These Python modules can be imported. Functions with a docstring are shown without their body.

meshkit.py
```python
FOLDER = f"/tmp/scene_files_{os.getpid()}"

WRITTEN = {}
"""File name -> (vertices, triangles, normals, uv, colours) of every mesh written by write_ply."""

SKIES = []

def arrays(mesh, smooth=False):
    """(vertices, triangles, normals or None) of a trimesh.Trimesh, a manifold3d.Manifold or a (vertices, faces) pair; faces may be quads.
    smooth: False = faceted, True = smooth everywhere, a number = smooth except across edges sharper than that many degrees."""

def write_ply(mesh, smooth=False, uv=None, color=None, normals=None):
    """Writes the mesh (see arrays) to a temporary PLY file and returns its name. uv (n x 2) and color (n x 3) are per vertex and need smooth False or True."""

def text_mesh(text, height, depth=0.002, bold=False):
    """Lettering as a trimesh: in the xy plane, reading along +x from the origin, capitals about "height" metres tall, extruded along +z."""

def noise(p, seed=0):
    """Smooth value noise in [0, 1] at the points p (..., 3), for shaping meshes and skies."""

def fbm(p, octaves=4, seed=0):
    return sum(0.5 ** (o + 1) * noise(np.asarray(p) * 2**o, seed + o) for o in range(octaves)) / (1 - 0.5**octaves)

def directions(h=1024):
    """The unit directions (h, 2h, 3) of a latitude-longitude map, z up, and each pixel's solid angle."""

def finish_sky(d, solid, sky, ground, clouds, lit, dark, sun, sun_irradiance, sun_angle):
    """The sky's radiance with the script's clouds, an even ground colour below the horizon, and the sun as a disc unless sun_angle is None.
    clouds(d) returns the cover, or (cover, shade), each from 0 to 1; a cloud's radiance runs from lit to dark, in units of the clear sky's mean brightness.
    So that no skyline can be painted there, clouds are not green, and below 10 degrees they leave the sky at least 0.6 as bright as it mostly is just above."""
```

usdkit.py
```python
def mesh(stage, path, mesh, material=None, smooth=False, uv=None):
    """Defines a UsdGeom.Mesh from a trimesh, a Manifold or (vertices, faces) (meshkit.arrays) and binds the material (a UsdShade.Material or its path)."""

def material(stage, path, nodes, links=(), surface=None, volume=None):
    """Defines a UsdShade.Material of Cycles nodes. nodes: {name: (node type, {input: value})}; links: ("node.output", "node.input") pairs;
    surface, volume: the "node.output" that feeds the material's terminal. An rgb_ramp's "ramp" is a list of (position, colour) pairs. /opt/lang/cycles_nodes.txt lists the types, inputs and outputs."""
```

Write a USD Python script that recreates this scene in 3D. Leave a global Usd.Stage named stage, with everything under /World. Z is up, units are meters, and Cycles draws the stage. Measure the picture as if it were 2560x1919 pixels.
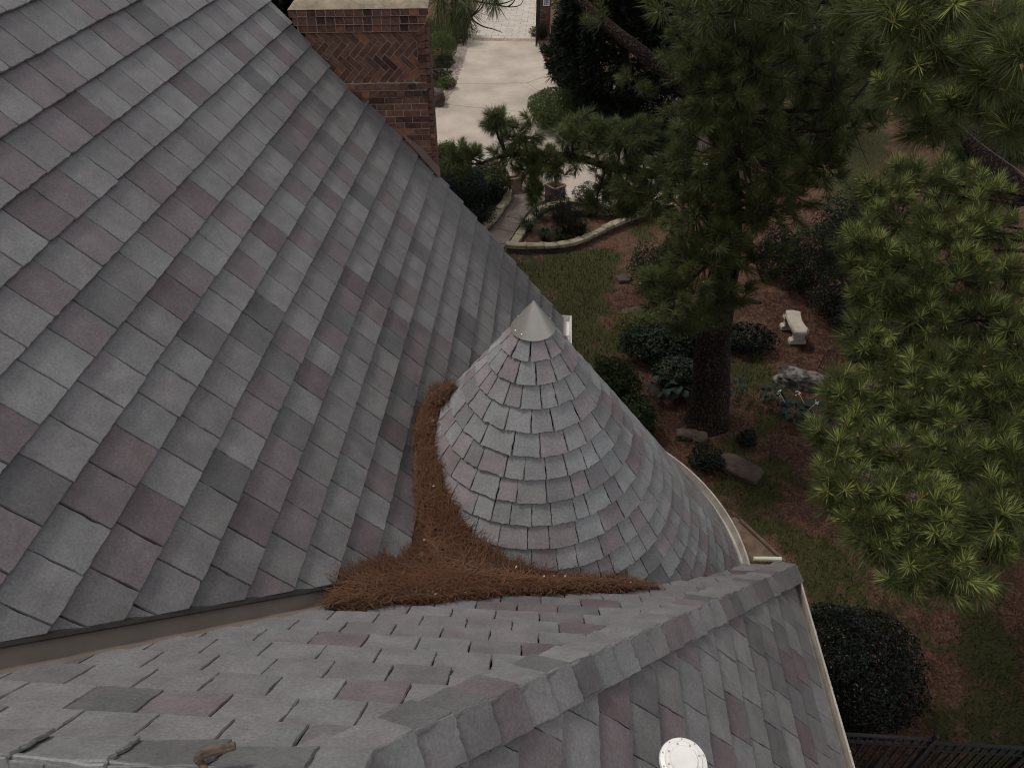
import math, random, numpy as np, trimesh, usdkit, meshkit
from pxr import Usd, UsdGeom, UsdLux, UsdShade, Sdf, Gf, Vt
from shapely.geometry import Polygon, LineString, Point, MultiPolygon, box as sbox
from shapely import ops, affinity

stage = Usd.Stage.CreateInMemory()
UsdGeom.SetStageUpAxis(stage, UsdGeom.Tokens.z)
UsdGeom.SetStageMetersPerUnit(stage, 1.0)
world = UsdGeom.Xform.Define(stage, '/World')
stage.SetDefaultPrim(world.GetPrim())
UsdGeom.Scope.Define(stage, '/World/Looks')

# ------------------------------------------------------------------ camera, sky, sun, exposure
EXPOSURE = 0.55
CAM = np.array([0.0, 0.0, 9.5])
PITCH, YAW, FPX, CX, CY = math.radians(40.2), math.radians(-3.4), 1810.0, 1280.0, 959.5
FWD = np.array([math.sin(YAW) * math.cos(PITCH), math.cos(YAW) * math.cos(PITCH), -math.sin(PITCH)])
RGT = np.array([math.cos(YAW), -math.sin(YAW), 0.0])
UPV = np.cross(RGT, FWD)
cam = UsdGeom.Camera.Define(stage, '/World/camera')
cam.CreateHorizontalApertureAttr(36.0)
cam.CreateVerticalApertureAttr(36.0 * 767 / 1024)
cam.CreateFocalLengthAttr(36.0 * FPX / 2560.0)
cam.CreateClippingRangeAttr(Gf.Vec2f(0.05, 2000))
cam.CreateExposureAttr(EXPOSURE)
M4 = Gf.Matrix4d(*RGT, 0, *UPV, 0, *(-FWD), 0, *CAM, 1)
cam.AddTransformOp().Set(M4)

SUN_EL, SUN_AZ = math.radians(60), math.radians(-62)      # azimuth from +y towards +x
SKY_STRENGTH = 0.092
sun_to = np.array([math.sin(SUN_AZ) * math.cos(SUN_EL), math.cos(SUN_AZ) * math.cos(SUN_EL), math.sin(SUN_EL)])
skymat = usdkit.material(stage, '/World/Looks/sky', {
    'sky': ('sky_texture', {'sky_type': 'single_scattering', 'sun_disc': False, 'sun_elevation': SUN_EL, 'sun_rotation': SUN_AZ}),
    'geo': ('texture_coordinate', {}),
    'noise': ('noise_texture', {'scale': 2.2, 'detail': 5.0, 'roughness': 0.55}),
    'ramp': ('rgb_ramp', {'ramp': [(0.3, (4.6, 4.7, 4.9)), (0.7, (6.6, 6.6, 6.6))]}),
    'mix': ('mix_color', {'fac': 0.86, 'use_clamp': False}),
    'bg': ('background_shader', {'strength': SKY_STRENGTH}),
}, [('geo.generated', 'noise.vector'), ('noise.fac', 'ramp.fac'), ('sky.color', 'mix.a'), ('ramp.color', 'mix.b'), ('mix.result', 'bg.color')], surface='bg.background')
dome = UsdLux.DomeLight.Define(stage, '/World/sky')
dome.CreateIntensityAttr(1.0)
UsdShade.MaterialBindingAPI.Apply(dome.GetPrim()).Bind(skymat)
dome.GetPrim().SetCustomDataByKey('kind', 'structure')
dome.GetPrim().SetCustomDataByKey('label', 'overcast pale grey sky above the garden')
sun = UsdLux.DistantLight.Define(stage, '/World/sun')
sun.CreateIntensityAttr(0.40); sun.CreateAngleAttr(14.0); sun.CreateColorAttr(Gf.Vec3f(1.0, 0.96, 0.9))
sun.GetPrim().CreateAttribute('inputs:normalize', Sdf.ValueTypeNames.Bool).Set(True)
zax = sun_to; xax = np.cross([0, 1, 0.01], zax); xax /= np.linalg.norm(xax); yax = np.cross(zax, xax)
sun.AddTransformOp().Set(Gf.Matrix4d(*xax, 0, *yax, 0, *zax, 0, 0, 0, 30, 1))

# ------------------------------------------------------------------ helpers
def ray(px, py): return FWD + (px - CX) / FPX * RGT - (py - CY) / FPX * UPV
def G(px, py, z=0.0):
    r = ray(px, py); return CAM + r * ((z - CAM[2]) / r[2])
def AY(px, py, y):
    r = ray(px, py); return CAM + r * (y / r[1])
def DP(px, py, d): return CAM + ray(px, py) * d
def project(P):
    P = np.asarray(P, float) - CAM; d = P @ FWD
    return CX + FPX * (P @ RGT) / d, CY - FPX * (P @ UPV) / d, d

_used = {}
def numbered(parent, name):
    k = _used.get((parent, name), 0); _used[(parent, name)] = k + 1
    return name if k == 0 else f'{name}_{k:03d}'
def tag(p, label=None, cat=None, group=None, kind=None):
    p = p.GetPrim() if hasattr(p, 'GetPrim') else p
    for k, v in (('label', label), ('category', cat), ('group', group), ('kind', kind)):
        if v: p.SetCustomDataByKey(k, v)
    return p
class Thing:
    def __init__(self, name, label, cat, base=(0, 0, 0), group=None, kind=None):
        self.path = '/World/' + numbered('/World', name); self.base = np.asarray(base, float)
        x = UsdGeom.Xform.Define(stage, self.path); x.AddTranslateOp().Set(Gf.Vec3d(*map(float, self.base)))
        self.prim = tag(x, label, cat, group, kind)
class Part:
    def __init__(self, path, base): self.path, self.base = path, base
def obj(name, mesh, mat, parent=None, smooth=False, label=None, cat=None, group=None, kind=None):
    """one Mesh prim; mesh in world coordinates; parent: a Thing, a Part or None (top level)"""
    root = parent.path if parent is not None else '/World'
    path = root + '/' + numbered(root, name)
    v, f = (mesh.vertices, mesh.faces) if isinstance(mesh, trimesh.Trimesh) else (np.asarray(mesh[0], float), np.asarray(mesh[1]))
    base = parent.base if parent is not None else np.zeros(3)
    p = usdkit.mesh(stage, path, (np.asarray(v) - base, f), mat, smooth=smooth)
    tag(p, label, cat, group, kind)
    q = Part(path, base); q.prim = p
    return q
class MB:
    def __init__(self): self.v, self.f, self.n = [], [], 0
    def add(self, v, f):
        v = np.asarray(v, float); f = np.asarray(f, int)
        if f.shape[1] == 4: f = np.vstack([f[:, [0, 1, 2]], f[:, [0, 2, 3]]])
        self.v.append(v); self.f.append(f + self.n); self.n += len(v); return self
    def mesh(self): return np.vstack(self.v), np.vstack(self.f)
    def box(self, lo, hi):
        lo, hi = np.asarray(lo, float), np.asarray(hi, float)
        m = trimesh.creation.box(extents=hi - lo); return self.add(m.vertices + (lo + hi) / 2, m.faces)
    def tm(self, m): return self.add(m.vertices, m.faces)
    def tube(self, path, rad, sides=8, cap=True):
        path = np.asarray(path, float); n = len(path); rad = np.broadcast_to(rad, n)
        t = np.gradient(path, axis=0); t /= np.linalg.norm(t, axis=1, keepdims=True) + 1e-12
        a = np.array([0, 0, 1.0]) if abs(t[0][2]) < 0.9 else np.array([1.0, 0, 0])
        u = np.cross(t, a); u /= np.linalg.norm(u, axis=1, keepdims=True); w = np.cross(t, u)
        an = np.arange(sides) / sides * 2 * np.pi
        v = path[:, None] + rad[:, None, None] * (np.cos(an)[None, :, None] * u[:, None] + np.sin(an)[None, :, None] * w[:, None])
        i = np.arange(n - 1)[:, None] * sides; j = np.arange(sides)[None]; k = (j + 1) % sides
        q = np.stack([i + j, i + k, i + sides + k, i + sides + j], -1).reshape(-1, 4)
        f = np.vstack([q[:, [0, 1, 2]], q[:, [0, 2, 3]]]); v = v.reshape(-1, 3)
        if cap:
            v = np.vstack([v, path[:1], path[-1:]]); b = n * sides
            f = np.vstack([f, np.stack([np.arange(sides), np.full(sides, b), (np.arange(sides) + 1) % sides], -1)[:, [0, 2, 1]],
                           np.stack([(n - 1) * sides + np.arange(sides), (n - 1) * sides + (np.arange(sides) + 1) % sides, np.full(sides, b + 1)], -1)])
        return self.add(v, f)
def bez(pts, n=16):
    """smooth curve through points (Catmull-Rom)"""
    P = np.asarray(pts, float); P = np.vstack([2 * P[0] - P[1], P, 2 * P[-1] - P[-2]]); out = []
    m = len(P) - 3
    for s in np.linspace(0, m, n):
        i = min(int(s), m - 1); t = s - i; a, b, c, d = P[i:i + 4]
        out.append(0.5 * (2 * b + (c - a) * t + (2 * a - 5 * b + 4 * c - d) * t * t + (3 * b - a - 3 * c + d) * t ** 3))
    return np.array(out)
def unit(v):
    v = np.asarray(v, float); return v / (np.linalg.norm(v, axis=-1, keepdims=True) + 1e-12)
def extrude(poly, z0, z1):
    return trimesh.util.concatenate([_ext1(g, z0, z1) for g in getattr(poly, 'geoms', [poly]) if g.area > 1e-6])
def _ext1(g, z0, z1):
    m = trimesh.creation.extrude_polygon(g, z1 - z0, engine='earcut'); m.apply_translation([0, 0, z0]); return m
def bevel_slab(poly, z0, z1, b=0.012, jit=0.0, rng=None):
    """a slab with a chamfered top edge, from a convex-ish outline"""
    p = np.array(poly.exterior.coords)[:-1]
    if Polygon(p).exterior.is_ccw is False: p = p[::-1]
    c = p.mean(0); n = len(p)
    d = p - c; r = np.linalg.norm(d, axis=1, keepdims=True)
    q = c + d * (1 - np.minimum(b * 1.3, 0.4 * r) / r)
    zj = (rng.uniform(-jit, jit, n) if jit else np.zeros(n))
    v = np.vstack([np.c_[p, np.full(n, z0)], np.c_[p, np.full(n, z1 - b) + zj], np.c_[q, np.full(n, z1) + zj], [[*c, z1]]])
    f = []
    for i in range(n):
        j = (i + 1) % n
        f += [[i, j, n + j], [i, n + j, n + i], [n + i, n + j, 2 * n + j], [n + i, 2 * n + j, 2 * n + i], [2 * n + i, 2 * n + j, 3 * n]]
    return v, np.array(f)

# ------------------------------------------------------------------ materials
def mat(name, nodes, links, surface='p.BSDF'): return usdkit.material(stage, '/World/Looks/' + name, nodes, links, surface=surface)
def noisy(name, c1, c2, scale=4, rough=0.7, bump=0.0, bscale=40, spec=0.4, c3=None, metallic=0.0, obj_rand=0.0, detail=5, bdist=0.01, ramp=(0.35, 0.65)):
    st = [(ramp[0], c1), (ramp[1], c2)] + ([(min(1, ramp[1] + 0.12), c3)] if c3 else [])
    n = {'g': ('geometry', {}), 'n': ('noise_texture', {'scale': scale, 'detail': float(detail), 'roughness': 0.6}), 'r': ('rgb_ramp', {'ramp': st}),
         'p': ('principled_bsdf', {'roughness': rough, 'specular_ior_level': spec, 'metallic': metallic})}
    l = [('g.position', 'n.vector'), ('n.fac', 'r.fac')]
    src = 'r.color'
    if obj_rand:
        n['o'] = ('object_info', {}); n['m'] = ('map_range', {'from_min': 0.0, 'from_max': 1.0, 'to_min': 1 - obj_rand, 'to_max': 1 + obj_rand})
        n['h'] = ('hsv', {}); l += [('o.random', 'm.value'), ('m.result', 'h.value'), ('r.color', 'h.color')]; src = 'h.color'
    l.append((src, 'p.base_color'))
    if bump:
        n['n2'] = ('noise_texture', {'scale': bscale, 'detail': 6.0, 'roughness': 0.65}); n['b'] = ('bump', {'strength': bump, 'distance': bdist})
        l += [('g.position', 'n2.vector'), ('n2.fac', 'b.height'), ('b.normal', 'p.normal')]
    return mat(name, n, l)
def foliage(name, c1, c2, rough=0.45, trans=0.35, c3=None):
    st = [(0.0, c1), (0.75, c2), (1.0, c3 or c2)]
    n = {'g': ('geometry', {}), 'r': ('rgb_ramp', {'ramp': st}), 'p': ('principled_bsdf', {'roughness': rough, 'specular_ior_level': 0.18}),
         't': ('translucent_bsdf', {}), 'm': ('mix_closure', {'fac': trans})}
    return mat(name, n, [('g.random_per_island', 'r.fac'), ('r.color', 'p.base_color'), ('r.color', 't.color'), ('p.BSDF', 'm.closure1'), ('t.BSDF', 'm.closure2')], surface='m.closure')
def slate_mat(name, c, k=0.22, g=1.0):
    c = np.array(c) * g
    n = {'g': ('geometry', {}), 'o': ('object_info', {}),
         'a': ('noise_texture', {'scale': 5.0, 'detail': 6.0, 'roughness': 0.6}), 'ra': ('rgb_ramp', {'ramp': [(0.3, tuple(c * (1 - k))), (0.55, tuple(c)), (0.75, tuple(c * (1 + k)))]}),
         'f': ('noise_texture', {'scale': 70.0, 'detail': 4.0, 'roughness': 0.7}), 'rf': ('rgb_ramp', {'ramp': [(0.28, (0.72, 0.72, 0.72)), (0.72, (1.25, 1.25, 1.25))]}),
         'mx': ('mix_color', {'blend_type': 'multiply', 'fac': 1.0, 'use_clamp': False}),
         'mr': ('map_range', {'from_min': 0.0, 'from_max': 1.0, 'to_min': 0.91, 'to_max': 1.09}), 'h': ('hsv', {}),
         'w': ('noise_texture', {'scale': 14.0, 'detail': 3.0, 'roughness': 0.8, 'distortion': 2.5}), 'rw': ('rgb_ramp', {'ramp': [(0.66, (0, 0, 0)), (0.74, (0.05, 0.048, 0.045))]}),
         'ad': ('mix_color', {'blend_type': 'add', 'fac': 1.0, 'use_clamp': False}),
         'bn': ('noise_texture', {'scale': 22.0, 'detail': 7.0, 'roughness': 0.62}), 'b': ('bump', {'strength': 0.45, 'distance': 0.006}),
         't': ('noise_texture', {'scale': 3.1, 'detail': 7.0, 'roughness': 0.7}), 'rt': ('rgb_ramp', {'ramp': [(0.42, (1.0, 1.0, 1.0)), (0.62, (0.99, 0.94, 0.945))]}), 'mt': ('mix_color', {'blend_type': 'multiply', 'fac': 1.0, 'use_clamp': False}),
         'p': ('principled_bsdf', {'roughness': 0.58, 'specular_ior_level': 0.42})}
    return mat(name, n, [('g.position', 't.vector'), ('t.fac', 'rt.fac'), ('mx.result', 'mt.a'), ('rt.color', 'mt.b'), ('mt.result', 'h.color'), ('g.position', 'a.vector'), ('a.fac', 'ra.fac'), ('g.position', 'f.vector'), ('f.fac', 'rf.fac'), ('ra.color', 'mx.a'), ('rf.color', 'mx.b'),
                         ('o.random', 'mr.value'), ('mr.result', 'h.value'), ('g.position', 'w.vector'), ('w.fac', 'rw.fac'), ('h.color', 'ad.a'), ('rw.color', 'ad.b'),
                         ('ad.result', 'p.base_color'), ('g.position', 'bn.vector'), ('bn.fac', 'b.height'), ('b.normal', 'p.normal')])
SLATES = [slate_mat('slate_grey', (0.222, 0.213, 0.211), g=0.68), slate_mat('slate_green_grey', (0.222, 0.218, 0.215), g=0.68), slate_mat('slate_mid', (0.196, 0.185, 0.184), g=0.68),
          slate_mat('slate_purple', (0.182, 0.153, 0.158), g=0.68), slate_mat('slate_plum', (0.152, 0.12, 0.125), g=0.68), slate_mat('slate_dark', (0.142, 0.137, 0.137), g=0.68)]
SW = [0.24, 0.20, 0.22, 0.20, 0.05, 0.09]
SLATES_T = [slate_mat('turret_grey', (0.205, 0.2, 0.198)), slate_mat('turret_green_grey', (0.205, 0.208, 0.205)), slate_mat('turret_rose', (0.2, 0.178, 0.18)),
            slate_mat('turret_purple', (0.175, 0.148, 0.152)), slate_mat('turret_dark', (0.158, 0.155, 0.156)), slate_mat('turret_pale', (0.225, 0.226, 0.225))]
SWT = [0.24, 0.26, 0.2, 0.12, 0.08, 0.10]
M = dict(
    deck=noisy('roof_underlay', (0.02, 0.02, 0.022), (0.03, 0.03, 0.032), rough=0.9),
    brick=noisy('chimney_brick', (0.07, 0.034, 0.025), (0.13, 0.066, 0.048), scale=18, rough=0.85, bump=0.5, bscale=90, spec=0.2, c3=(0.18, 0.11, 0.08), obj_rand=0.28),
    brick_dark=noisy('dark_brick', (0.03, 0.016, 0.014), (0.07, 0.032, 0.025), scale=18, rough=0.85, bump=0.5, bscale=90, spec=0.2, obj_rand=0.25),
    brick_orange=noisy('orange_brick', (0.13, 0.05, 0.028), (0.21, 0.095, 0.055), scale=18, rough=0.85, bump=0.5, bscale=90, spec=0.2, obj_rand=0.2),
    mortar=noisy('mortar', (0.19, 0.145, 0.115), (0.28, 0.22, 0.18), scale=12, rough=0.95, bump=0.4, bscale=120),
    capstone=noisy('mortar_cap', (0.17, 0.135, 0.095), (0.29, 0.235, 0.165), scale=9, rough=0.9, bump=0.6, bscale=25, c3=(0.11, 0.09, 0.065)),
    copper=noisy('brown_copper', (0.075, 0.042, 0.032), (0.12, 0.07, 0.055), scale=4, rough=0.5, spec=0.5, bump=0.15, bscale=8),
    valley=noisy('tan_metal', (0.115, 0.09, 0.075), (0.15, 0.12, 0.1), scale=3, rough=0.55, spec=0.4),
    rib=noisy('dark_metal_rib', (0.03, 0.027, 0.024), (0.05, 0.045, 0.04), scale=6, rough=0.5),
    gutter=noisy('cream_gutter', (0.25, 0.22, 0.19), (0.36, 0.32, 0.28), scale=7, rough=0.6, c3=(0.17, 0.13, 0.1)),
    gutter_white=noisy('white_gutter', (0.6, 0.57, 0.53), (0.7, 0.67, 0.63), scale=3, rough=0.45),
    pan=noisy('stained_tan_pan', (0.07, 0.04, 0.025), (0.13, 0.085, 0.058), scale=9, rough=0.8, c3=(0.04, 0.022, 0.014)),
    pale_green=noisy('pale_green_paint', (0.42, 0.46, 0.33), (0.5, 0.52, 0.4), scale=5, rough=0.6),
    zinc=noisy('zinc_cap', (0.34, 0.31, 0.28), (0.38, 0.35, 0.315), scale=3, rough=0.42, spec=0.5, metallic=0.75, bump=0.03, bscale=6),
    screw=noisy('screw_metal', (0.6, 0.58, 0.55), (0.7, 0.68, 0.65), rough=0.4),
    white=noisy('white_plastic', (0.6, 0.57, 0.53), (0.66, 0.63, 0.6), scale=9, rough=0.4, spec=0.5),
    white_dirty=noisy('white_dirty', (0.62, 0.57, 0.53), (0.78, 0.75, 0.72), scale=14, rough=0.4, spec=0.5),
    bolt=noisy('dull_screw', (0.3, 0.27, 0.25), (0.42, 0.38, 0.35), rough=0.5),
    black=noisy('black_iron', (0.008, 0.008, 0.009), (0.014, 0.014, 0.015), scale=10, rough=0.45, spec=0.4),
    wall=None,
    straw=foliage('pine_straw', (0.125, 0.062, 0.035), (0.6, 0.36, 0.215), rough=0.6, trans=0.12, c3=(0.95, 0.72, 0.5)),
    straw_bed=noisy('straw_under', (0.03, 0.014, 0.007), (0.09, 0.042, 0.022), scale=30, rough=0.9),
    cone=noisy('pine_cone_scales', (0.05, 0.032, 0.022), (0.12, 0.085, 0.065), scale=30, rough=0.8),
    dry=noisy('dry_leaf', (0.38, 0.25, 0.16), (0.5, 0.36, 0.26), scale=30, rough=0.8),
    wood=noisy('dead_wood', (0.05, 0.035, 0.026), (0.11, 0.08, 0.06), scale=25, rough=0.9, bump=0.6, bscale=60),
    concrete=noisy('driveway_concrete', (0.27, 0.225, 0.182), (0.39, 0.328, 0.265), scale=0.7, rough=0.85, bump=0.15, bscale=60, detail=9, c3=(0.33, 0.27, 0.22)),
    paver=noisy('pale_paver', (0.33, 0.285, 0.24), (0.4, 0.345, 0.29), scale=2.0, rough=0.85, obj_rand=0.06),
    band=noisy('brick_band', (0.2, 0.14, 0.11), (0.28, 0.2, 0.16), scale=3.0, rough=0.85, obj_rand=0.12),
    flag=noisy('path_stone', (0.075, 0.054, 0.047), (0.12, 0.088, 0.076), scale=3.0, rough=0.8, bump=0.3, bscale=20, obj_rand=0.12),
    joint=noisy('path_joint', (0.2, 0.16, 0.12), (0.26, 0.21, 0.17), scale=8, rough=0.95),
    lime=noisy('limestone', (0.13, 0.108, 0.07), (0.25, 0.215, 0.15), scale=5, rough=0.85, bump=0.5, bscale=25, c3=(0.2, 0.16, 0.1), obj_rand=0.2),
    rock=noisy('brown_rock', (0.03, 0.019, 0.014), (0.075, 0.05, 0.037), scale=5, rough=0.9, bump=0.6, bscale=18),
    grey_rock=noisy('weathered_rock', (0.035, 0.028, 0.025), (0.15, 0.135, 0.122), scale=7, rough=0.9, bump=0.7, bscale=14, ramp=(0.42, 0.58)),
    cast=noisy('cast_stone', (0.27, 0.23, 0.19), (0.35, 0.31, 0.26), scale=6, rough=0.85, bump=0.25, bscale=50, c3=(0.24, 0.19, 0.14)),
    planter=noisy('planter_clay', (0.1, 0.06, 0.042), (0.16, 0.1, 0.07), scale=5, rough=0.85, bump=0.3, bscale=30),
    soil=noisy('soil', (0.03, 0.02, 0.014), (0.07, 0.04, 0.028), scale=20, rough=0.95),
    bark=noisy('pine_bark', (0.014, 0.009, 0.007), (0.055, 0.034, 0.026), scale=9, rough=0.95, bump=0.9, bscale=16, bdist=0.04),
    bark_red=noisy('upper_pine_bark', (0.025, 0.015, 0.012), (0.075, 0.045, 0.034), scale=9, rough=0.95, bump=0.7, bscale=22, bdist=0.02),
    twig=noisy('twig', (0.018, 0.012, 0.009), (0.04, 0.026, 0.019), scale=20, rough=0.9),
    bud=noisy('pine_bud', (0.3, 0.15, 0.06), (0.42, 0.24, 0.1), scale=20, rough=0.7),
    needle=foliage('pine_needle', (0.085, 0.1, 0.034), (0.2, 0.215, 0.075), rough=0.4, trans=0.35, c3=(0.25, 0.18, 0.11)),
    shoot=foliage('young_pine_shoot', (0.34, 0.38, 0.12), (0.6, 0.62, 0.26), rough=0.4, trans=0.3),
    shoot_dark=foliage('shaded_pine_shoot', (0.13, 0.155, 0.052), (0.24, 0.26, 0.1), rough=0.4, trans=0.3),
    needle_dark=foliage('pine_needle_dark', (0.075, 0.09, 0.032), (0.165, 0.18, 0.068), rough=0.45, trans=0.25, c3=(0.14, 0.105, 0.06)),
    cedar=foliage('cedar_spray', (0.01, 0.014, 0.008), (0.022, 0.03, 0.016), rough=0.5, trans=0.2),
    laurel=foliage('laurel_leaf', (0.017, 0.025, 0.007), (0.046, 0.06, 0.016), rough=0.5, trans=0.25),
    azalea=foliage('azalea_leaf', (0.06, 0.075, 0.016), (0.16, 0.175, 0.045), rough=0.45, trans=0.3),
    hydra=foliage('hydrangea_leaf', (0.018, 0.028, 0.016), (0.045, 0.06, 0.036), rough=0.5, trans=0.3),
    hostaleaf=noisy('hosta_leaf', (0.012, 0.02, 0.015), (0.026, 0.038, 0.029), scale=10, rough=0.65, spec=0.15, obj_rand=0.25),
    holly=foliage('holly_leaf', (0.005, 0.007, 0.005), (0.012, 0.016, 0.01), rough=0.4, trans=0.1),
    darkleaf=foliage('dark_leaf', (0.008, 0.012, 0.007), (0.02, 0.028, 0.013), rough=0.45, trans=0.2),
    redleaf=foliage('red_tinged_leaf', (0.014, 0.015, 0.009), (0.028, 0.026, 0.014), rough=0.45, trans=0.25, c3=(0.07, 0.028, 0.02)),
    box_leaf=foliage('boxwood_leaf', (0.06, 0.078, 0.022), (0.135, 0.155, 0.05), rough=0.45, trans=0.25),
    silver=foliage('grey_green_leaf', (0.025, 0.034, 0.02), (0.055, 0.066, 0.042), rough=0.6, trans=0.2),
    blade=foliage('grass_blade', (0.02, 0.026, 0.007), (0.055, 0.06, 0.018), rough=0.6, trans=0.25, c3=(0.1, 0.08, 0.04)),
    litter=foliage('straw_litter', (0.03, 0.013, 0.008), (0.2, 0.095, 0.06), rough=0.8, trans=0.05, c3=(0.4, 0.3, 0.24)),
    gravel=foliage('gravel_stones', (0.3, 0.24, 0.21), (0.52, 0.46, 0.42), rough=0.85, trans=0.0),
    flower=noisy('white_flower', (0.6, 0.58, 0.52), (0.7, 0.68, 0.62), rough=0.6),
    cable=noisy('grey_cable', (0.07, 0.068, 0.065), (0.11, 0.105, 0.1), rough=0.5),
    plaque=noisy('plaque_white', (0.7, 0.7, 0.7), (0.8, 0.8, 0.8), rough=0.4),
    plaque_dark=noisy('plaque_grey', (0.16, 0.16, 0.17), (0.2, 0.2, 0.21), rough=0.4),
)
M['wall'] = mat('brick_wall', {'g': ('geometry', {}), 'mp': ('mapping', {'rotation': (math.pi / 2, 0, 0)}), 'b': ('brick_texture', {'scale': 1.0, 'brick_width': 0.22, 'row_height': 0.075, 'mortar_size': 0.008, 'color1': (0.14, 0.055, 0.035), 'color2': (0.08, 0.032, 0.022), 'mortar': (0.2, 0.16, 0.13)}),
                 'p': ('principled_bsdf', {'roughness': 0.9})}, [('g.position', 'mp.vector'), ('mp.vector', 'b.vector'), ('b.color', 'p.base_color')])
M['ground'] = mat('ground', {'g': ('geometry', {}), 'at': ('attribute', {'attribute': 'grass'}),
    'n1': ('noise_texture', {'scale': 2.2, 'detail': 7.0, 'roughness': 0.65}), 'n2': ('noise_texture', {'scale': 26.0, 'detail': 5.0, 'roughness': 0.7}),
    'rm': ('rgb_ramp', {'ramp': [(0.32, (0.035, 0.018, 0.012)), (0.5, (0.092, 0.046, 0.031)), (0.68, (0.16, 0.088, 0.062))]}),
    'rg': ('rgb_ramp', {'ramp': [(0.3, (0.018, 0.02, 0.007)), (0.55, (0.042, 0.04, 0.014)), (0.75, (0.075, 0.055, 0.027))]}),
    'add': ('math', {'math_type': 'multiply_add', 'value2': 2.2, 'value3': -1.1}), 'sum': ('math', {'math_type': 'add', 'use_clamp': False}),
    'st': ('map_range', {'from_min': 0.35, 'from_max': 0.65, 'to_min': 0.0, 'to_max': 1.0, 'clamp': True}), 'mx': ('mix_color', {}),
    'b': ('bump', {'strength': 0.8, 'distance': 0.03}), 'p': ('principled_bsdf', {'roughness': 0.95, 'specular_ior_level': 0.15})},
    [('g.position', 'n1.vector'), ('g.position', 'n2.vector'), ('n2.fac', 'rm.fac'), ('n2.fac', 'rg.fac'), ('n1.fac', 'add.value1'), ('at.fac', 'sum.value1'), ('add.value', 'sum.value2'),
     ('sum.value', 'st.value'), ('st.result', 'mx.fac'), ('rm.color', 'mx.a'), ('rg.color', 'mx.b'), ('mx.result', 'p.base_color'), ('n2.fac', 'b.height'), ('b.normal', 'p.normal')])

def bark_mat(name, dark, mid, light, zs=0.28):
    n = {'g': ('geometry', {}), 'mp': ('mapping', {'scale': (1.0, 1.0, zs)}), 'd': ('noise_texture', {'scale': 6.0, 'detail': 3.0}), 'v': ('voronoi_texture', {'feature': 'distance_to_edge', 'scale': 15.0}),
         'ad': ('mix_color', {'blend_type': 'add', 'fac': 0.3, 'use_clamp': False, 'use_clamp_result': False}), 'r': ('rgb_ramp', {'ramp': [(0.0, dark), (0.09, dark), (0.2, mid), (0.5, light)]}), 'b': ('bump', {'strength': 1.0, 'distance': 0.05}),
         'n2': ('noise_texture', {'scale': 30.0, 'detail': 5.0}), 'rn': ('rgb_ramp', {'ramp': [(0.3, (0.6, 0.6, 0.6)), (0.7, (1.35, 1.3, 1.25))]}), 'mx': ('mix_color', {'blend_type': 'multiply', 'fac': 1.0, 'use_clamp': False}), 'p': ('principled_bsdf', {'roughness': 0.95, 'specular_ior_level': 0.15})}
    return mat(name, n, [('g.position', 'mp.vector'), ('g.position', 'd.vector'), ('mp.vector', 'ad.a'), ('d.color', 'ad.b'), ('ad.result', 'v.vector'), ('v.distance', 'r.fac'), ('v.distance', 'b.height'), ('b.normal', 'p.normal'), ('g.position', 'n2.vector'), ('n2.fac', 'rn.fac'), ('r.color', 'mx.a'), ('rn.color', 'mx.b'), ('mx.result', 'p.base_color')])
M['bark'] = bark_mat('furrowed_bark', (0.01, 0.007, 0.005), (0.032, 0.022, 0.017), (0.06, 0.042, 0.034), 0.2)
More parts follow.
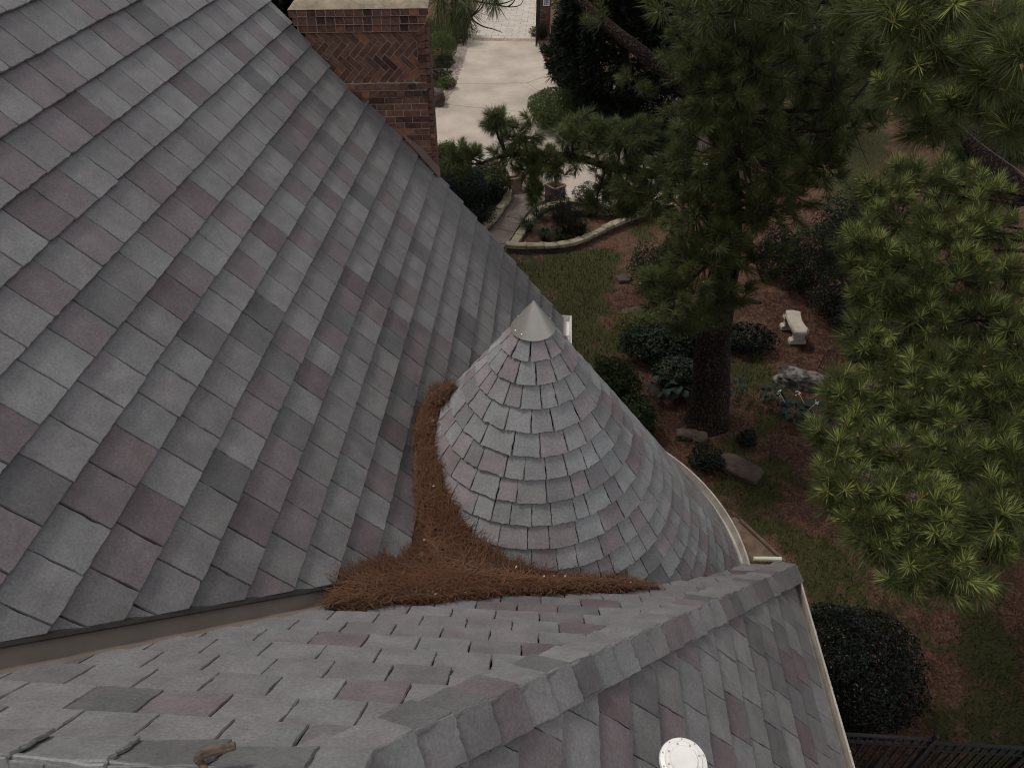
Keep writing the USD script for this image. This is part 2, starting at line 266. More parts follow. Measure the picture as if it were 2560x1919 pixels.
M['bark_red'] = bark_mat('limb_bark', (0.012, 0.007, 0.006), (0.04, 0.024, 0.019), (0.07, 0.045, 0.036), 0.6)

# ------------------------------------------------------------------ ground
def gp(pts, z=0.0): return Polygon([G(x, y, z)[:2] for x, y in pts])
GRASS = [gp(p).buffer(0) for p in (
    [(1240, 625), (1330, 628), (1450, 612), (1560, 580), (1630, 565), (1600, 620), (1555, 660), (1545, 720), (1535, 800), (1525, 870), (1490, 960), (1400, 1010), (1300, 930), (1240, 660)],
    [(1870, 1290), (1960, 1260), (2060, 1330), (2150, 1450), (2300, 1490), (2560, 1470), (2560, 1600), (2420, 1620), (2330, 1580), (2250, 1520), (2100, 1560), (1990, 1480), (1880, 1400)],
    [(1950, 40), (2130, 30), (2150, 220), (2230, 330), (2230, 420), (2170, 540), (2100, 660), (2000, 700), (2010, 560), (2050, 400), (1960, 330)],
    [(2470, 1640), (2560, 1600), (2560, 1919), (2430, 1919), (2450, 1800), (2500, 1740)],
    [(1740, 1130), (1800, 1110), (1900, 1180), (1960, 1260), (1870, 1290), (1790, 1220)],
    [(1770, 880), (1960, 900), (1990, 990), (1900, 1060), (1820, 1000)],
    [(1070, 60), (1160, 60), (1160, 125), (1070, 125)])]
xs = np.unique(np.concatenate([[-400, -200, -100, -60, -40, -25], np.arange(-14, 18.01, 0.2), [25, 40, 60, 100, 200, 400]]))
ys = np.unique(np.concatenate([[-400, -200, -100, -50, -20, -8], np.arange(-2, 46.01, 0.2), [60, 90, 150, 250, 500, 900]]))
gx, gy = np.meshgrid(xs, ys, indexing='ij')
def grass_amount(x, y):
    pts = np.stack([x, y], -1).reshape(-1, 2); out = np.full(len(pts), -1.0)
    import shapely
    P = shapely.points(pts)
    for g in GRASS:
        d = np.where(shapely.contains(g, P), shapely.distance(g.exterior, P), -shapely.distance(g, P))
        out = np.maximum(out, d)
    nz = meshkit.fbm(np.c_[pts * 1.1, np.zeros(len(pts))], 4, 7) - 0.5
    return np.clip(0.5 + 0.55 * np.clip(out, -3, 0.8) + nz * 1.3, 0, 1).reshape(x.shape)
ga = grass_amount(gx, gy)
gz = (meshkit.fbm(np.stack([gx * 0.9, gy * 0.9, gx * 0], -1), 4, 3) - 0.5) * 0.05 * (np.abs(gx) < 18)
nx, ny = gx.shape
idx = np.arange(nx * ny).reshape(nx, ny)
q = np.stack([idx[:-1, :-1], idx[1:, :-1], idx[1:, 1:], idx[:-1, 1:]], -1).reshape(-1, 4)
gnd = obj('ground', (np.stack([gx, gy, gz - 0.03], -1).reshape(-1, 3), np.vstack([q[:, [0, 1, 2]], q[:, [0, 2, 3]]])), M['ground'], kind='structure', label='lawn and reddish pine straw mulch of the garden', smooth=True)
UsdGeom.PrimvarsAPI(gnd.prim).CreatePrimvar('grass', Sdf.ValueTypeNames.FloatArray, 'vertex').Set(Vt.FloatArray.FromNumpy(ga.reshape(-1).astype(np.float32)))

def panels(name, poly, lines, mat_, z0, z1, gap, piece, label, rng, b=0.008):
    t = Thing(name, label, None, (0, 0, 0), kind='structure')
    cut = ops.unary_union([LineString(l) for l in lines] + [poly.exterior])
    for g in ops.polygonize(cut):
        if g.representative_point().within(poly) and g.area > 0.004:
            h = g.buffer(-gap / 2, join_style=2)
            for k in getattr(h, 'geoms', [h]):
                if k.area > 0.003: obj(piece, extrude(k, z0, z1 + rng.uniform(-0.003, 0.003)), mat_, t)
    return t
rng = np.random.default_rng(5)
drive_poly = gp([(1168, 103), (1160, 118), (1144, 167), (1128, 205), (1122, 232), (1104, 260), (1074, 279), (1000, 300), (960, 420), (1085, 425), (1160, 452), (1262, 474), (1385, 490), (1405, 500), (1440, 503), (1500, 507), (1560, 514), (1640, 506), (1720, 490), (1760, 440), (1780, 380),
                 (1760, 300), (1700, 250), (1560, 210), (1420, 190), (1375, 185), (1352, 130), (1345, 103)]).buffer(0)
ISLAND = gp([(1300, 300), (1330, 262), (1420, 245), (1560, 262), (1720, 290), (1700, 345), (1560, 362), (1420, 360), (1330, 340), (1305, 322)]).buffer(0)
drive_poly = drive_poly.difference(ISLAND)
def gl(*p): return [G(x, y)[:2] for x, y in p]
panels('driveway', drive_poly, [gl((1080, 213), (1318, 209)), gl((1318, 209), (1420, 172)), gl((1318, 209), (1400, 268), (1500, 300)), gl((1060, 258), (1240, 275), (1500, 300), (1900, 330)), gl((1040, 318), (1135, 343), (1300, 332), (1500, 330)),
        gl((1135, 343), (1090, 430)), gl((1240, 337), (1260, 480)), gl((1500, 300), (1510, 515)), gl((1500, 400), (1900, 400))], M['concrete'], -0.06, 0.02, 0.02, 'concrete_panel', 'pale tan concrete driveway widening in front of the garden beds', rng)
obj('driveway_bed', extrude(drive_poly.buffer(-0.02), -0.08, 0.006), M['joint'], kind='structure', label='sand bed showing in the joints of the driveway')
# paved lane beyond the gate, and its brick band
a0, a1 = G(1168, 95)[:2], G(1347, 95)[:2]
lane = Thing('paved_lane', 'pale concrete paver lane beyond the open gate', None, (0, 0, 0), kind='structure')
k = 0
for r in range(26):
    y0, y1 = 36.05 + r * 0.42, 36.05 + (r + 1) * 0.42
    for c in range(-1, 9):
        x0 = -4.35 + c * 0.62 + 0.31 * (r % 2); x1 = x0 + 0.62
        x0, x1 = max(x0, -4.35), min(x1, -0.95)
        if x1 - x0 > 0.1:
            v, f = bevel_slab(sbox(x0 + .006, y0 + .006, x1 - .006, y1 - .006), -0.04, 0.02 + rng.uniform(-.003, .003), 0.006)
            obj('paver', (v, f), M['paver'], lane)
band = Thing('brick_band', 'brown brick band across the driveway at the gate', None, (0, 0, 0), kind='structure')
for c in range(17):
    x0 = -4.3 + c * 0.197
    obj('brick', bevel_slab(sbox(x0 + .005, 35.55, x0 + 0.192, 36.03), -0.04, 0.022, 0.006), M['band'], band)
obj('street', extrude(sbox(-30, 47, 30, 53), -0.04, 0.015), M['concrete'], kind='structure', label='pale street at the end of the paved lane')
# flagstone path
path_poly = gp([(1262, 476), (1385, 494), (1345, 512), (1318, 535), (1300, 562), (1284, 590), (1264, 616), (1200, 665), (1120, 660), (1195, 560), (1232, 520), (1256, 492)]).buffer(0).difference(drive_poly.buffer(0.02))
panels('garden_path', path_poly, [gl((1150, 655), (1255, 560), (1290, 500), (1310, 470)), gl((1225, 500), (1330, 515)), gl((1205, 535), (1320, 552)), gl((1180, 562), (1300, 585)), gl((1150, 600), (1280, 615)), gl((1240, 482), (1330, 492))],
       M['flag'], -0.05, 0.03, 0.025, 'path_slab', 'brownish stone slab path leading from the driveway towards the house', rng)
obj('path_bed', extrude(path_poly.buffer(-0.01), -0.07, 0.012), M['joint'], kind='structure', label='pale mortar showing between the path slabs')

# ------------------------------------------------------------------ house
HS = Thing('brick_house', 'brick house with steep slate roofs, conical slate turret and herringbone chimney', 'house', (0, 0, 0))
PA, PB, PC = math.radians(52), math.atan(1.036), math.atan(1.19)
EAVE = 3.2
XA, YB, XC = 0.2205, 4.706, 2.689           # eave lines of the three slopes
zA = lambda x, y: EAVE + (XA - x) * math.tan(PA) - 0.028 / math.cos(PA)
zB = lambda x, y: EAVE + (YB - y) * 1.036 - 0.042 / math.cos(PB)
zC = lambda x, y: EAVE + (XC - x) * 1.19
TC = np.array([-0.11, 4.61]); TAP = 6.38; TP = math.radians(55.5)
zT = lambda x, y: TAP - np.hypot(x - TC[0], y - TC[1]) * math.tan(TP)
class Plane:
    """slope frame: u along the course, v downhill, h along the normal"""
    def __init__(self, O, U, V, drop=0.0): self.O, self.U, self.V = (np.asarray(a, float) for a in (O, U, V)); self.N = np.cross(self.U, self.V); self.N *= np.sign(self.N[2]); self.O = self.O - self.N * drop
    def P(self, u, v, h=0.0):
        u, v, h = np.broadcast_arrays(u, v, h); return self.O + u[..., None] * self.U + v[..., None] * self.V + h[..., None] * self.N
plA = Plane((XA, 0, EAVE), (0, 1, 0), (math.cos(PA), 0, -math.sin(PA)), 0.028)
plB = Plane((0, YB, EAVE), (1, 0, 0), (0, math.cos(PB), -math.sin(PB)), 0.042)
plC = Plane((XC, 0, EAVE), (0, 1, 0), (math.cos(PC), 0, -math.sin(PC)), 0.03)
def slate(pl, poly, vb, E, t, lift, rng, inset=0.004, warp=0.0, tilt=1.3):
    """one slate: ragged plate whose lower edge stands proud of the course below"""
    p = np.array(poly.exterior.coords)[:-1]
    if not poly.exterior.is_ccw: p = p[::-1]
    c = p.mean(0); n = len(p); d = p - c; r = np.linalg.norm(d, axis=1, keepdims=True)
    q = c + d * (1 - np.minimum(inset * rng.uniform(0.4, 1.6, (n, 1)), 0.3 * r) / r)
    skew = rng.normal(0, warp)
    hh = lambda a: lift - (vb - a[:, 1]) / E * t * tilt + (a[:, 0] - c[0]) * skew
    m = p + rng.normal(0, 0.0012, p.shape)
    v = np.vstack([pl.P(p[:, 0], p[:, 1], hh(p) - t), pl.P(m[:, 0], m[:, 1], hh(m) - 0.4 * t * rng.uniform(0.5, 1.4, n)), pl.P(q[:, 0], q[:, 1], hh(q)), pl.P(c[0], c[1], hh(c[None])[0])[None]])
    i = np.arange(n); j = (i + 1) % n
    f = np.vstack([np.c_[i, j, n + j], np.c_[i, n + j, n + i], np.c_[n + i, n + j, 2 * n + j], np.c_[n + i, 2 * n + j, 2 * n + i], np.c_[2 * n + i, 2 * n + j, np.full(n, 3 * n)]])
    if np.dot(np.cross(pl.U, pl.V), pl.N) < 0: f = f[:, ::-1]
    return v, f
def outline(u0, u1, v0, v1, rng, jb=0.0022, js=0.0020, taper=0.0):
    nb = 9
    bu = np.linspace(u0, u1, nb); bu[1:-1] += rng.uniform(-0.3, 0.3, nb - 2) * (u1 - u0) / nb; bv = v1 + rng.normal(0, jb, nb)
    cr = rng.uniform(0, 0.005, 2); bv[0] -= cr[0]; bv[-1] -= cr[1]
    sv = np.linspace(v0, v1, 7)[1:-1]
    L = np.c_[u0 + rng.normal(0, js, 5), sv]; R = np.c_[u1 + rng.normal(0, js, 5), sv[::-1]]
    pts = np.vstack([[[u0, v0]], L, np.c_[bu, bv], R, [[u1, v0]]])
    if taper:
        cu = (u0 + u1) / 2; k = 1 - taper * (v1 - pts[:, 1]) / (v1 - v0); pts[:, 0] = cu + (pts[:, 0] - cu) * k
    return Polygon(pts)
def lay(parent, items, mats, weights, rng, limit=300, name='slate'):
    """the limit slates that show largest become parts, the rest one part"""
    def size(it):
        v = it[0]; x, y, d = project(v)
        ok = (d.min() > 0.3) and (x.max() > -20) and (x.min() < 2580) and (y.max() > -20) and (y.min() < 1940)
        facing = it[2] @ (CAM - v.mean(0)) / np.linalg.norm(CAM - v.mean(0))
        if not ok or facing < 0.02: return 0.0
        return facing / d.mean() ** 2 * it[3]
    s = np.array([size(i) for i in items]); order = np.argsort(-s, kind='stable'); rest = {}
    for r, k in enumerate(order):
        v, f = items[k][:2]; m = int(rng.choice(len(mats), p=weights))
        if r < limit and s[k] > 0: obj(name, (v, f), mats[m], parent)
        else: rest.setdefault(m % 3, MB()).add(v, f)
    if rest:
        b = MB()
        for m in rest.values(): b.add(*m.mesh())
        obj(name + '_remainder', b.mesh(), mats[0], parent, kind='stuff')
def course(pl, region, E, t, lift, lap, W, vtop, vbot, ulo, uhi, rng, skip=None, jag=0.0018, warp=0.0022, gap=0.003, tilt=1.3):
    out = []; k = 0; vb = vbot
    while vb > vtop:
        off = (k % 2) * 0.5 * W + rng.uniform(-0.03, 0.03); u = ulo - off
        while u < uhi:
            w = W * rng.uniform(0.97, 1.03)
            g = outline(u + gap, u + w - gap, vb - E - lap, vb + rng.normal(0, 0.0018), rng, jb=jag)
            if region is not None:
                g = g.intersection(region)
                if isinstance(g, MultiPolygon): g = max(g.geoms, key=lambda a: a.area)
            if g.geom_type == 'Polygon' and g.area > 0.002:
                c = pl.P(g.centroid.x, min(g.centroid.y + 0.03, vb))
                if skip is None or not skip(c):
                    v, f = slate(pl, g, vb, E, t, lift + rng.uniform(-0.0008, 0.001), rng, warp=warp, tilt=tilt)
                    out.append((v, f, pl.N, g.area))
            u += w
        vb -= E; k += 1
    return out
def deck(pl, poly, h=-0.012): return trimesh.Trimesh(*_flat(pl, poly, h), process=False)
def _flat(pl, poly, h):
    v2, f = trimesh.creation.triangulate_polygon(poly, engine='earcut')
    v = pl.P(v2[:, 0], v2[:, 1], np.full(len(v2), h)); n = np.cross(v[f[0, 1]] - v[f[0, 0]], v[f[0, 2]] - v[f[0, 0]])
    return (v, f) if n @ pl.N > 0 else (v, f[:, ::-1])
# slope A: u = y, v measured downhill from the eave (negative uphill)
def vA(z): return -(z - EAVE) / math.sin(PA)
def vB(z): return -(z - EAVE) / math.sin(PB)
def vC(z): return -(z - EAVE) / math.sin(PC)
RIDGE_A, RIDGE_B = 9.45, 7.18
def valley_y(z): return YB - (z - EAVE) / 1.036                # where slope B has this height
regA = Polygon([(valley_y(RIDGE_B) + 0.10, vA(RIDGE_B)), (valley_y(EAVE) + 0.10, vA(EAVE)), (valley_y(EAVE) + 0.12, 0.03), (9.07, 0.03), (9.07, vA(6.43)), (8.71, vA(6.43)), (8.71, vA(RIDGE_A)), (-2.0, vA(RIDGE_A)), (-2.0, vA(RIDGE_B))])
hipx = lambda z: XC - (z - EAVE) / 1.19
valx = lambda z: XA - (z - EAVE) / math.tan(PA)
regB = Polygon([(valx(RIDGE_B) + 0.15, vB(RIDGE_B)), (valx(EAVE) + 0.2, 0.03), (XC - 0.08, 0.03), (hipx(RIDGE_B), vB(RIDGE_B))])
yhip2 = lambda z: 2 * valley_y(RIDGE_B) - valley_y(z)
regC = Polygon([(valley_y(RIDGE_B), vC(RIDGE_B)), (valley_y(EAVE + .2), -0.26), (yhip2(EAVE + .2), -0.26), (yhip2(RIDGE_B), vC(RIDGE_B))])
rng = np.random.default_rng(11)
below_turret = lambda c: c[2] < zT(c[0], c[1]) - 0.2
mainroof = obj('main_roof', deck(plA, regA.buffer(-0.01)), M['deck'], HS)
lay(mainroof, course(plA, regA, 0.293, 0.02, 0.042, 0.035, 0.287, vA(RIDGE_A) + 0.05, 0.03, 0.0, 9.3, rng, skip=below_turret, tilt=1.65), SLATES, SW, rng)
lowroof = obj('lower_roof', deck(plB, regB.buffer(-0.01)), M['deck'], HS)
lay(lowroof, course(plB, regB, 0.268, 0.015, 0.03, 0.04, 0.282, vB(RIDGE_B) + 0.05, 0.03, -3.2, 2.75, rng, skip=below_turret, jag=0.003, warp=0.005, gap=0.0035), SLATES, [0.36, 0.34, 0.16, 0.06, 0.02, 0.06], rng, limit=200)
sideroof = obj('side_roof', deck(plC, regC.buffer(-0.01)), M['deck'], HS)
lay(sideroof, course(plC, regC, 0.285, 0.011, 0.032, 0.04, 0.282, vC(RIDGE_B) + 0.05, -0.26, -3.5, 4.75, rng, jag=0.003, warp=0.006, tilt=2.0), SLATES, SW, rng, limit=280)
plD = Plane((0, yhip2(EAVE), EAVE), (1, 0, 0), (0, -math.cos(PB), -math.sin(PB)))
regD = Polygon([(hipx(RIDGE_B), vB(RIDGE_B)), (XC, 0.03), (valx(EAVE), 0.03), (valx(RIDGE_B), vB(RIDGE_B))])
backroof = obj('back_roof', deck(plD, regD.buffer(-0.01)), M['deck'], HS)
lay(backroof, course(plD, regD, 0.268, 0.016, 0.03, 0.05, 0.282, vB(RIDGE_B) + 0.05, 0.03, -3.2, 2.75, rng), SLATES, SW, rng, limit=20)
plR = Plane((2 * valx(RIDGE_A) - XA, 0, EAVE), (0, 1, 0), (-math.cos(PA), 0, -math.sin(PA)))
farroof = obj('far_roof', deck(plR, Polygon([(-2, vA(RIDGE_A)), (-2, 0), (8.71, 0), (8.71, vA(RIDGE_A))]), 0.0), SLATES[2], HS)
# hip and ridge caps of the lower roof
hd = unit(np.array([XC - hipx(RIDGE_B), YB - valley_y(RIDGE_B), EAVE - RIDGE_B])); htop = np.array([hipx(RIDGE_B), valley_y(RIDGE_B), RIDGE_B])
HL = np.linalg.norm(np.array([XC, YB, EAVE]) - htop)
def wings(parent, top, d, L, n1, n2, E, w1, w2, rng, name='hip_slate', start=0.0, lift=0.022):
    """cap slates in pairs on both sides of a hip; d points downhill along it"""
    s = start; k = 0
    while s < L:
        for nrm, w, sg in ((n1, w1, 1), (n2, w2, -1)):
            side = unit(np.cross(d, nrm)) * sg
            if side[2] > 0: side = -side
            pl = Plane(top, side, d); pl.N = nrm
            e = min(s + E, L + 0.03)
            g = outline(-0.012, w * rng.uniform(0.95, 1.05), s - 0.05, e, rng, jb=0.004)
            v, f = slate(pl, g, e, E, 0.016, lift + rng.uniform(0, 0.004), rng, inset=0.005)
            m = SLATES
            obj(name, (v, f), m[int(rng.choice(6, p=[.3, .22, .2, .12, .04, .12]))], parent)
        s += E; k += 1
wings(lowroof, htop, hd, HL - 0.14, plB.N, plC.N, 0.225, 0.2, 0.165, rng, start=0.0)
wings(lowroof, np.array([valx(RIDGE_B) + 0.1, valley_y(RIDGE_B), RIDGE_B + 0.0]), np.array([1.0, 0, 0]), hipx(RIDGE_B) - valx(RIDGE_B) + 0.02, plB.N, plD.N, 0.3, 0.19, 0.19, rng, name='ridge_slate')
# valley metal between main and lower roof
def line_pts(fx, n=30): return [fx(z) for z in np.linspace(RIDGE_B, EAVE + 0.2, n)]
m = MB()
vz = np.linspace(RIDGE_B, EAVE + 0.05, 24); cl = np.array([[valx(z), valley_y(z), z] for z in vz])
upA = -plA.V; upB = -plB.V
a_side = unit(np.cross(unit(cl[-1] - cl[0]), plA.N)); a_side = a_side if a_side @ (-plA.V) > 0 else -a_side
b_side = unit(np.cross(unit(cl[-1] - cl[0]), plB.N)); b_side = b_side if b_side @ (-plB.V) > 0 else -b_side
strip = lambda p, q: np.vstack([np.stack([np.arange(len(p) - 1), np.arange(1, len(p)), len(p) + np.arange(1, len(p))], -1), np.stack([np.arange(len(p) - 1), len(p) + np.arange(1, len(p)), len(p) + np.arange(len(p) - 1)], -1)])
pa, pc_, pb = cl + a_side * 0.13 - plA.N * 0.036, cl - [0, 0, 0.062], cl + b_side * 0.3 - plB.N * 0.052
for p, q in ((pc_, pa), (pb, pc_)):
    m.add(np.vstack([p, q]), strip(p, q))
obj('valley_flashing', m.mesh(), M['valley'], HS)
m = MB(); m.tube(cl - plA.N * 0.022 + a_side * 0.075, 0.02, 6); obj('valley_rib', m.mesh(), M['rib'], HS)

# turret
def cone_slates(rng):
    out = []; E = 0.185; s = 0.0665 * 6.3; t = 0.0115
    cosT, sinT = math.cos(TP), math.sin(TP); smax = 0.637 * 6.3 - 0.16; k = 0
    while s <= smax + 0.1:
        sb = min(s, smax); r = sb * cosT
        a = rng.uniform(0, 6.28); a_end = a + 2 * math.pi
        while a < a_end - 1e-6:
            w = rng.uniform(0.145, 0.24) if s > 0.9 else rng.uniform(0.115, 0.165)
            da = w / r
            if a + da > a_end - 0.35 * da: da = a_end - a; w = da * r
            am = a + da / 2; rad = np.array([math.sin(am), -math.cos(am), 0.0])
            O = np.array([TC[0], TC[1], TAP]); V = rad * cosT + np.array([0, 0, -sinT]); U = np.cross([0, 0, 1.0], rad); N = unit(np.cross(U, V)); N = N if N[2] > 0 else -N
            ang = rng.normal(0, 0.005); U2, V2 = U * math.cos(ang) + V * math.sin(ang), V * math.cos(ang) - U * math.sin(ang)
            pl = Plane(O + V * sb, U2, V2); pl.N = N
            lap = 0.04; head = max(0.25, (sb - E - lap) / sb)
            g = outline(-w / 2 + 0.002, w / 2 - 0.002, -E - lap, rng.normal(0, 0.002), rng, jb=0.0025, js=0.0018, taper=1 - head)
            c = O + V * (sb - 0.06)
            if c[2] > max(zA(c[0], c[1]) if c[1] < 9 else 0, zB(c[0], c[1])) - 0.2:
                v, f = slate(pl, g, 0.0, E, t, 0.027 + rng.uniform(-0.001, 0.002), rng, inset=0.003, warp=0.006, tilt=1.7)
                out.append((v, f, N, g.area))
            a += da
        s += E; k += 1
    return out
rng = np.random.default_rng(23)
def cone_mesh(s0, s1, h=0.0, n=72):
    an = np.linspace(0, 2 * np.pi, n, endpoint=False); c, s_ = math.cos(TP), math.sin(TP)
    off = h / c
    v = [[TC[0] + s * c * math.sin(a), TC[1] - s * c * math.cos(a), TAP - s * s_ + off] for s in (s0, s1) for a in an]
    i = np.arange(n); j = (i + 1) % n
    return np.array(v), np.vstack([np.c_[i, n + j, j], np.c_[i, n + i, n + j]])
turret = obj('turret_roof', cone_mesh(0.05, 0.637 * 6.3 - 0.18, -0.012), M['deck'], HS, smooth=True)
lay(turret, cone_slates(rng), SLATES_T, SWT, rng)
v, f = cone_mesh(0.0, 0.0465 * 6.3 + 0.02, 0.034); v[:72] = v[:72].mean(0) + np.array([0, 0, 0.0])
cap = obj('turret_cap', (v, f), M['zinc'], HS, smooth=60)
m = MB()
for a in (-1.0, -0.55, 2.2, 4.0):
    s = 0.0465 * 6.3 - 0.015; c, s_ = math.cos(TP), math.sin(TP)
    P = np.array([TC[0] + s * c * math.sin(a), TC[1] - s * c * math.cos(a), TAP - s * s_ + 0.034 / c])
    sp = trimesh.creation.icosphere(1, 0.007); sp.apply_translation(P); m.tm(sp)
obj('screw', m.mesh(), M['screw'], cap)
# gutters: profile swept along a line
def gutter(path, closed_ends=True, w=0.13, h=0.11, t=0.008, side=None):
    """open box gutter: inner top edge follows path, side = outward horizontal direction per point"""
    path = np.asarray(path, float); side = np.asarray(side, float); n = len(path)
    prof = [(0, 0), (0, -h), (w * 0.85, -h), (w, -0.02), (w, 0.0), (w - 0.018, 0.0), (w - 0.018, -0.012), (w * 0.83 - t, -h + t), (t, -h + t), (t, 0)]
    v = np.vstack([[p + s * a + np.array([0, 0, b]) for a, b in prof] for p, s in zip(path, side)]); k = len(prof)
    i = np.arange(n - 1)[:, None] * k; j = np.arange(k)[None]; j2 = (j + 1) % k
    q = np.stack([i + j, i + k + j, i + k + j2, i + j2], -1).reshape(-1, 4)
    b = MB().add(v, q)
    if closed_ends:
        for e in (0, n - 1):
            p, s = path[e], side[e]; d = unit(path[1] - path[0]) * (-0.003 if e == 0 else 0.003)
            b.add([p + d, p + d + [0, 0, -h], p + d + s * w * .85 + [0, 0, -h], p + d + s * w], [[0, 1, 2, 3]])
    return b
def flip(m): return m[0], m[1][:, ::-1]
ang = np.linspace(math.radians(88), math.radians(178), 40)[::-1]
ang = np.linspace(0.46 * math.pi, 1.0 * math.pi, 48)
RE = 0.637 * 6.3 * math.cos(TP) - 0.09
gpth = [[TC[0] + RE * math.sin(a), TC[1] - RE * math.cos(a), EAVE + 0.015] for a in ang]; gs = [[math.sin(a), -math.cos(a), 0] for a in ang]
tg = obj('turret_gutter', gutter(gpth, side=gs).mesh(), M['gutter'], HS)
for k in range(5, 46, 8):       # seams
    a = ang[k]; P = np.array(gpth[k]); s = np.array(gs[k]); b = MB(); tdir = np.array([math.cos(a), math.sin(a), 0]) * 0.006
    b.add([P + s * 0.11 - tdir + [0, 0, .003], P + s * 0.131 - tdir + [0, 0, .003], P + s * 0.131 + tdir + [0, 0, .003], P + s * 0.11 + tdir + [0, 0, .003]], [[0, 1, 2, 3]])
    obj('gutter_seam', b.mesh(), M['bolt'], tg)
yy = np.linspace(4.655, -2.4, 30)
cg = obj('side_gutter', gutter([[2.545, y, EAVE + 0.06] for y in yy], side=[[1, 0, 0]] * 30, w=0.12).mesh(), M['gutter'], HS)
for y in np.arange(3.9, 0.5, -0.55):
    b = MB().box((2.645, y - 0.006, EAVE + 0.059), (2.667, y + 0.006, EAVE + 0.063)); obj('gutter_seam', b.mesh(), M['bolt'], cg)
ag = obj('main_gutter', gutter([[XA + 0.005, y, EAVE + 0.0] for y in np.linspace(5.5, 9.1, 10)], side=[[1, 0, 0]] * 10, w=0.14).mesh(), M['gutter_white'], HS)
# stained pan and bracket between turret gutter and lower roof corner
pan = Polygon([G(x, y, 3.02)[:2] for x, y in ((1838, 1292), (1850, 1300), (1905, 1345), (1962, 1402), (1966, 1425), (1900, 1440), (1850, 1420), (1800, 1300))]).buffer(0)
pn = obj('stained_pan', extrude(pan, 2.9, 3.02), M['pan'], HS)
e0, e1 = G(1850, 1298, 3.05), G(1964, 1404, 3.05); d_ = unit(e1 - e0); n_ = np.array([-d_[1], d_[0], 0])
b = MB().tube([e0, (e0 + e1) / 2, e1], 0.02, 6); obj('pan_rim', b.mesh(), M['pan'], pn)
b0, b1 = G(1884, 1396, 3.1), G(1953, 1397, 3.1); b = MB().tube([b0, (b0 + b1) / 2, b1], [0.024, 0.026, 0.026], 8); obj('bracket', b.mesh(), M['pale_green'], pn)
P = G(1955, 1410, 3.16); b = MB().box(P - [0.03, 0.02, 0.02], P + [0.03, 0.02, 0.01]); obj('white_clip', b.mesh(), M['white'], pn)
# walls
m = MB().box((-9.4, -2.4, -0.1), (-0.06, 8.55, 3.12)); obj('wall', m.mesh(), M['wall'], HS)
m = MB().box((-0.06, -2.3, -0.1), (2.42, 4.3, 3.12)); obj('wall', m.mesh(), M['wall'], HS)
cyl = trimesh.creation.cylinder(radius=2.0, height=3.2, sections=48); cyl.apply_translation([TC[0], TC[1], 1.5]); obj('turret_wall', cyl, M['wall'], HS)
gb = MB().add([[-9.4, 8.5, 3.1], [-0.06, 8.5, 3.1], [valx(RIDGE_A), 8.5, RIDGE_A - 0.15], [-9.4, 8.56, 3.1], [-0.06, 8.56, 3.1], [valx(RIDGE_A), 8.56, RIDGE_A - 0.15]], [[0, 1, 2], [3, 5, 4]]); obj('gable_wall', gb.mesh(), M['wall'], HS)
# rake board under the slate ends
for (y, z0, z1) in ((8.66, 6.5, RIDGE_A - 0.1), (9.0, EAVE, 5.35)):
    b = MB(); p0, p1 = np.array([valx(z0), y, z0]), np.array([valx(z1), y, z1]); q = [p - plA.N * k for p in (p0, p1) for k in (0.02, 0.2)]
    b.add(q, [[0, 1, 3, 2]]); b.add([a - [0, 0.03, 0] for a in q], [[0, 2, 3, 1]]); obj('rake_board', b.mesh(), M['gutter_white'], HS)

# chimney
yc = 8.977; ch = MB().box((-2.93, yc + 0.007, 2.5), (-1.572, yc + 0.60, 6.63)).box((-2.93, yc + 0.022, 6.631), (-1.572, yc + 0.60, 7.2))
chim = obj('chimney', ch.mesh(), M['mortar'], HS)
BR = [M['brick'], M['brick'], M['brick'], M['brick_dark'], M['brick_orange']]; bw = [0.28, 0.27, 0.25, 0.12, 0.08]
rng = np.random.default_rng(31)
def brickbox(x0, x1, z0, z1, y, depth=0.09):
    j = rng.uniform(-0.0025, 0.0025, 6); v, f = bevel_slab(sbox(x0 + j[0], z0 + j[1], x1 + j[2], z1 + j[3]), 0, depth, 0.004)
    v = np.c_[v[:, 0], y + depth - v[:, 2] + j[4], v[:, 1]]
    obj('brick', (v, f[:, ::-1]), BR[int(rng.choice(5, p=bw))], chim)
def brick_row(xa, xb, z0, z1, y, w, shift=0.0, ret=True):
    x = xa - shift
    while x < xb - 0.01:
        a, e = max(x, xa), min(x + w, xb)
        if e - a > 0.03: brickbox(a + 0.005, e - 0.005, z0 + 0.005, z1 - 0.005, y)
        x += w
# corbelled courses at the top (from the cap downwards)
for i, (z0, z1, out) in enumerate(((7.385, 7.462, 0.075), (7.292, 7.378, 0.05), (7.205, 7.285, 0.02))):
    brick_row(-2.99 - out, -1.565 + out, z0, z1, yc - out, 0.105, 0.04 * i)
    m = MB().box((-2.98 - out, yc - out + 0.007, z0 - 0.003), (-1.575 + out, yc + 0.6, z1 + 0.003)); obj('mortar_core', m.mesh(), M['mortar'], chim)
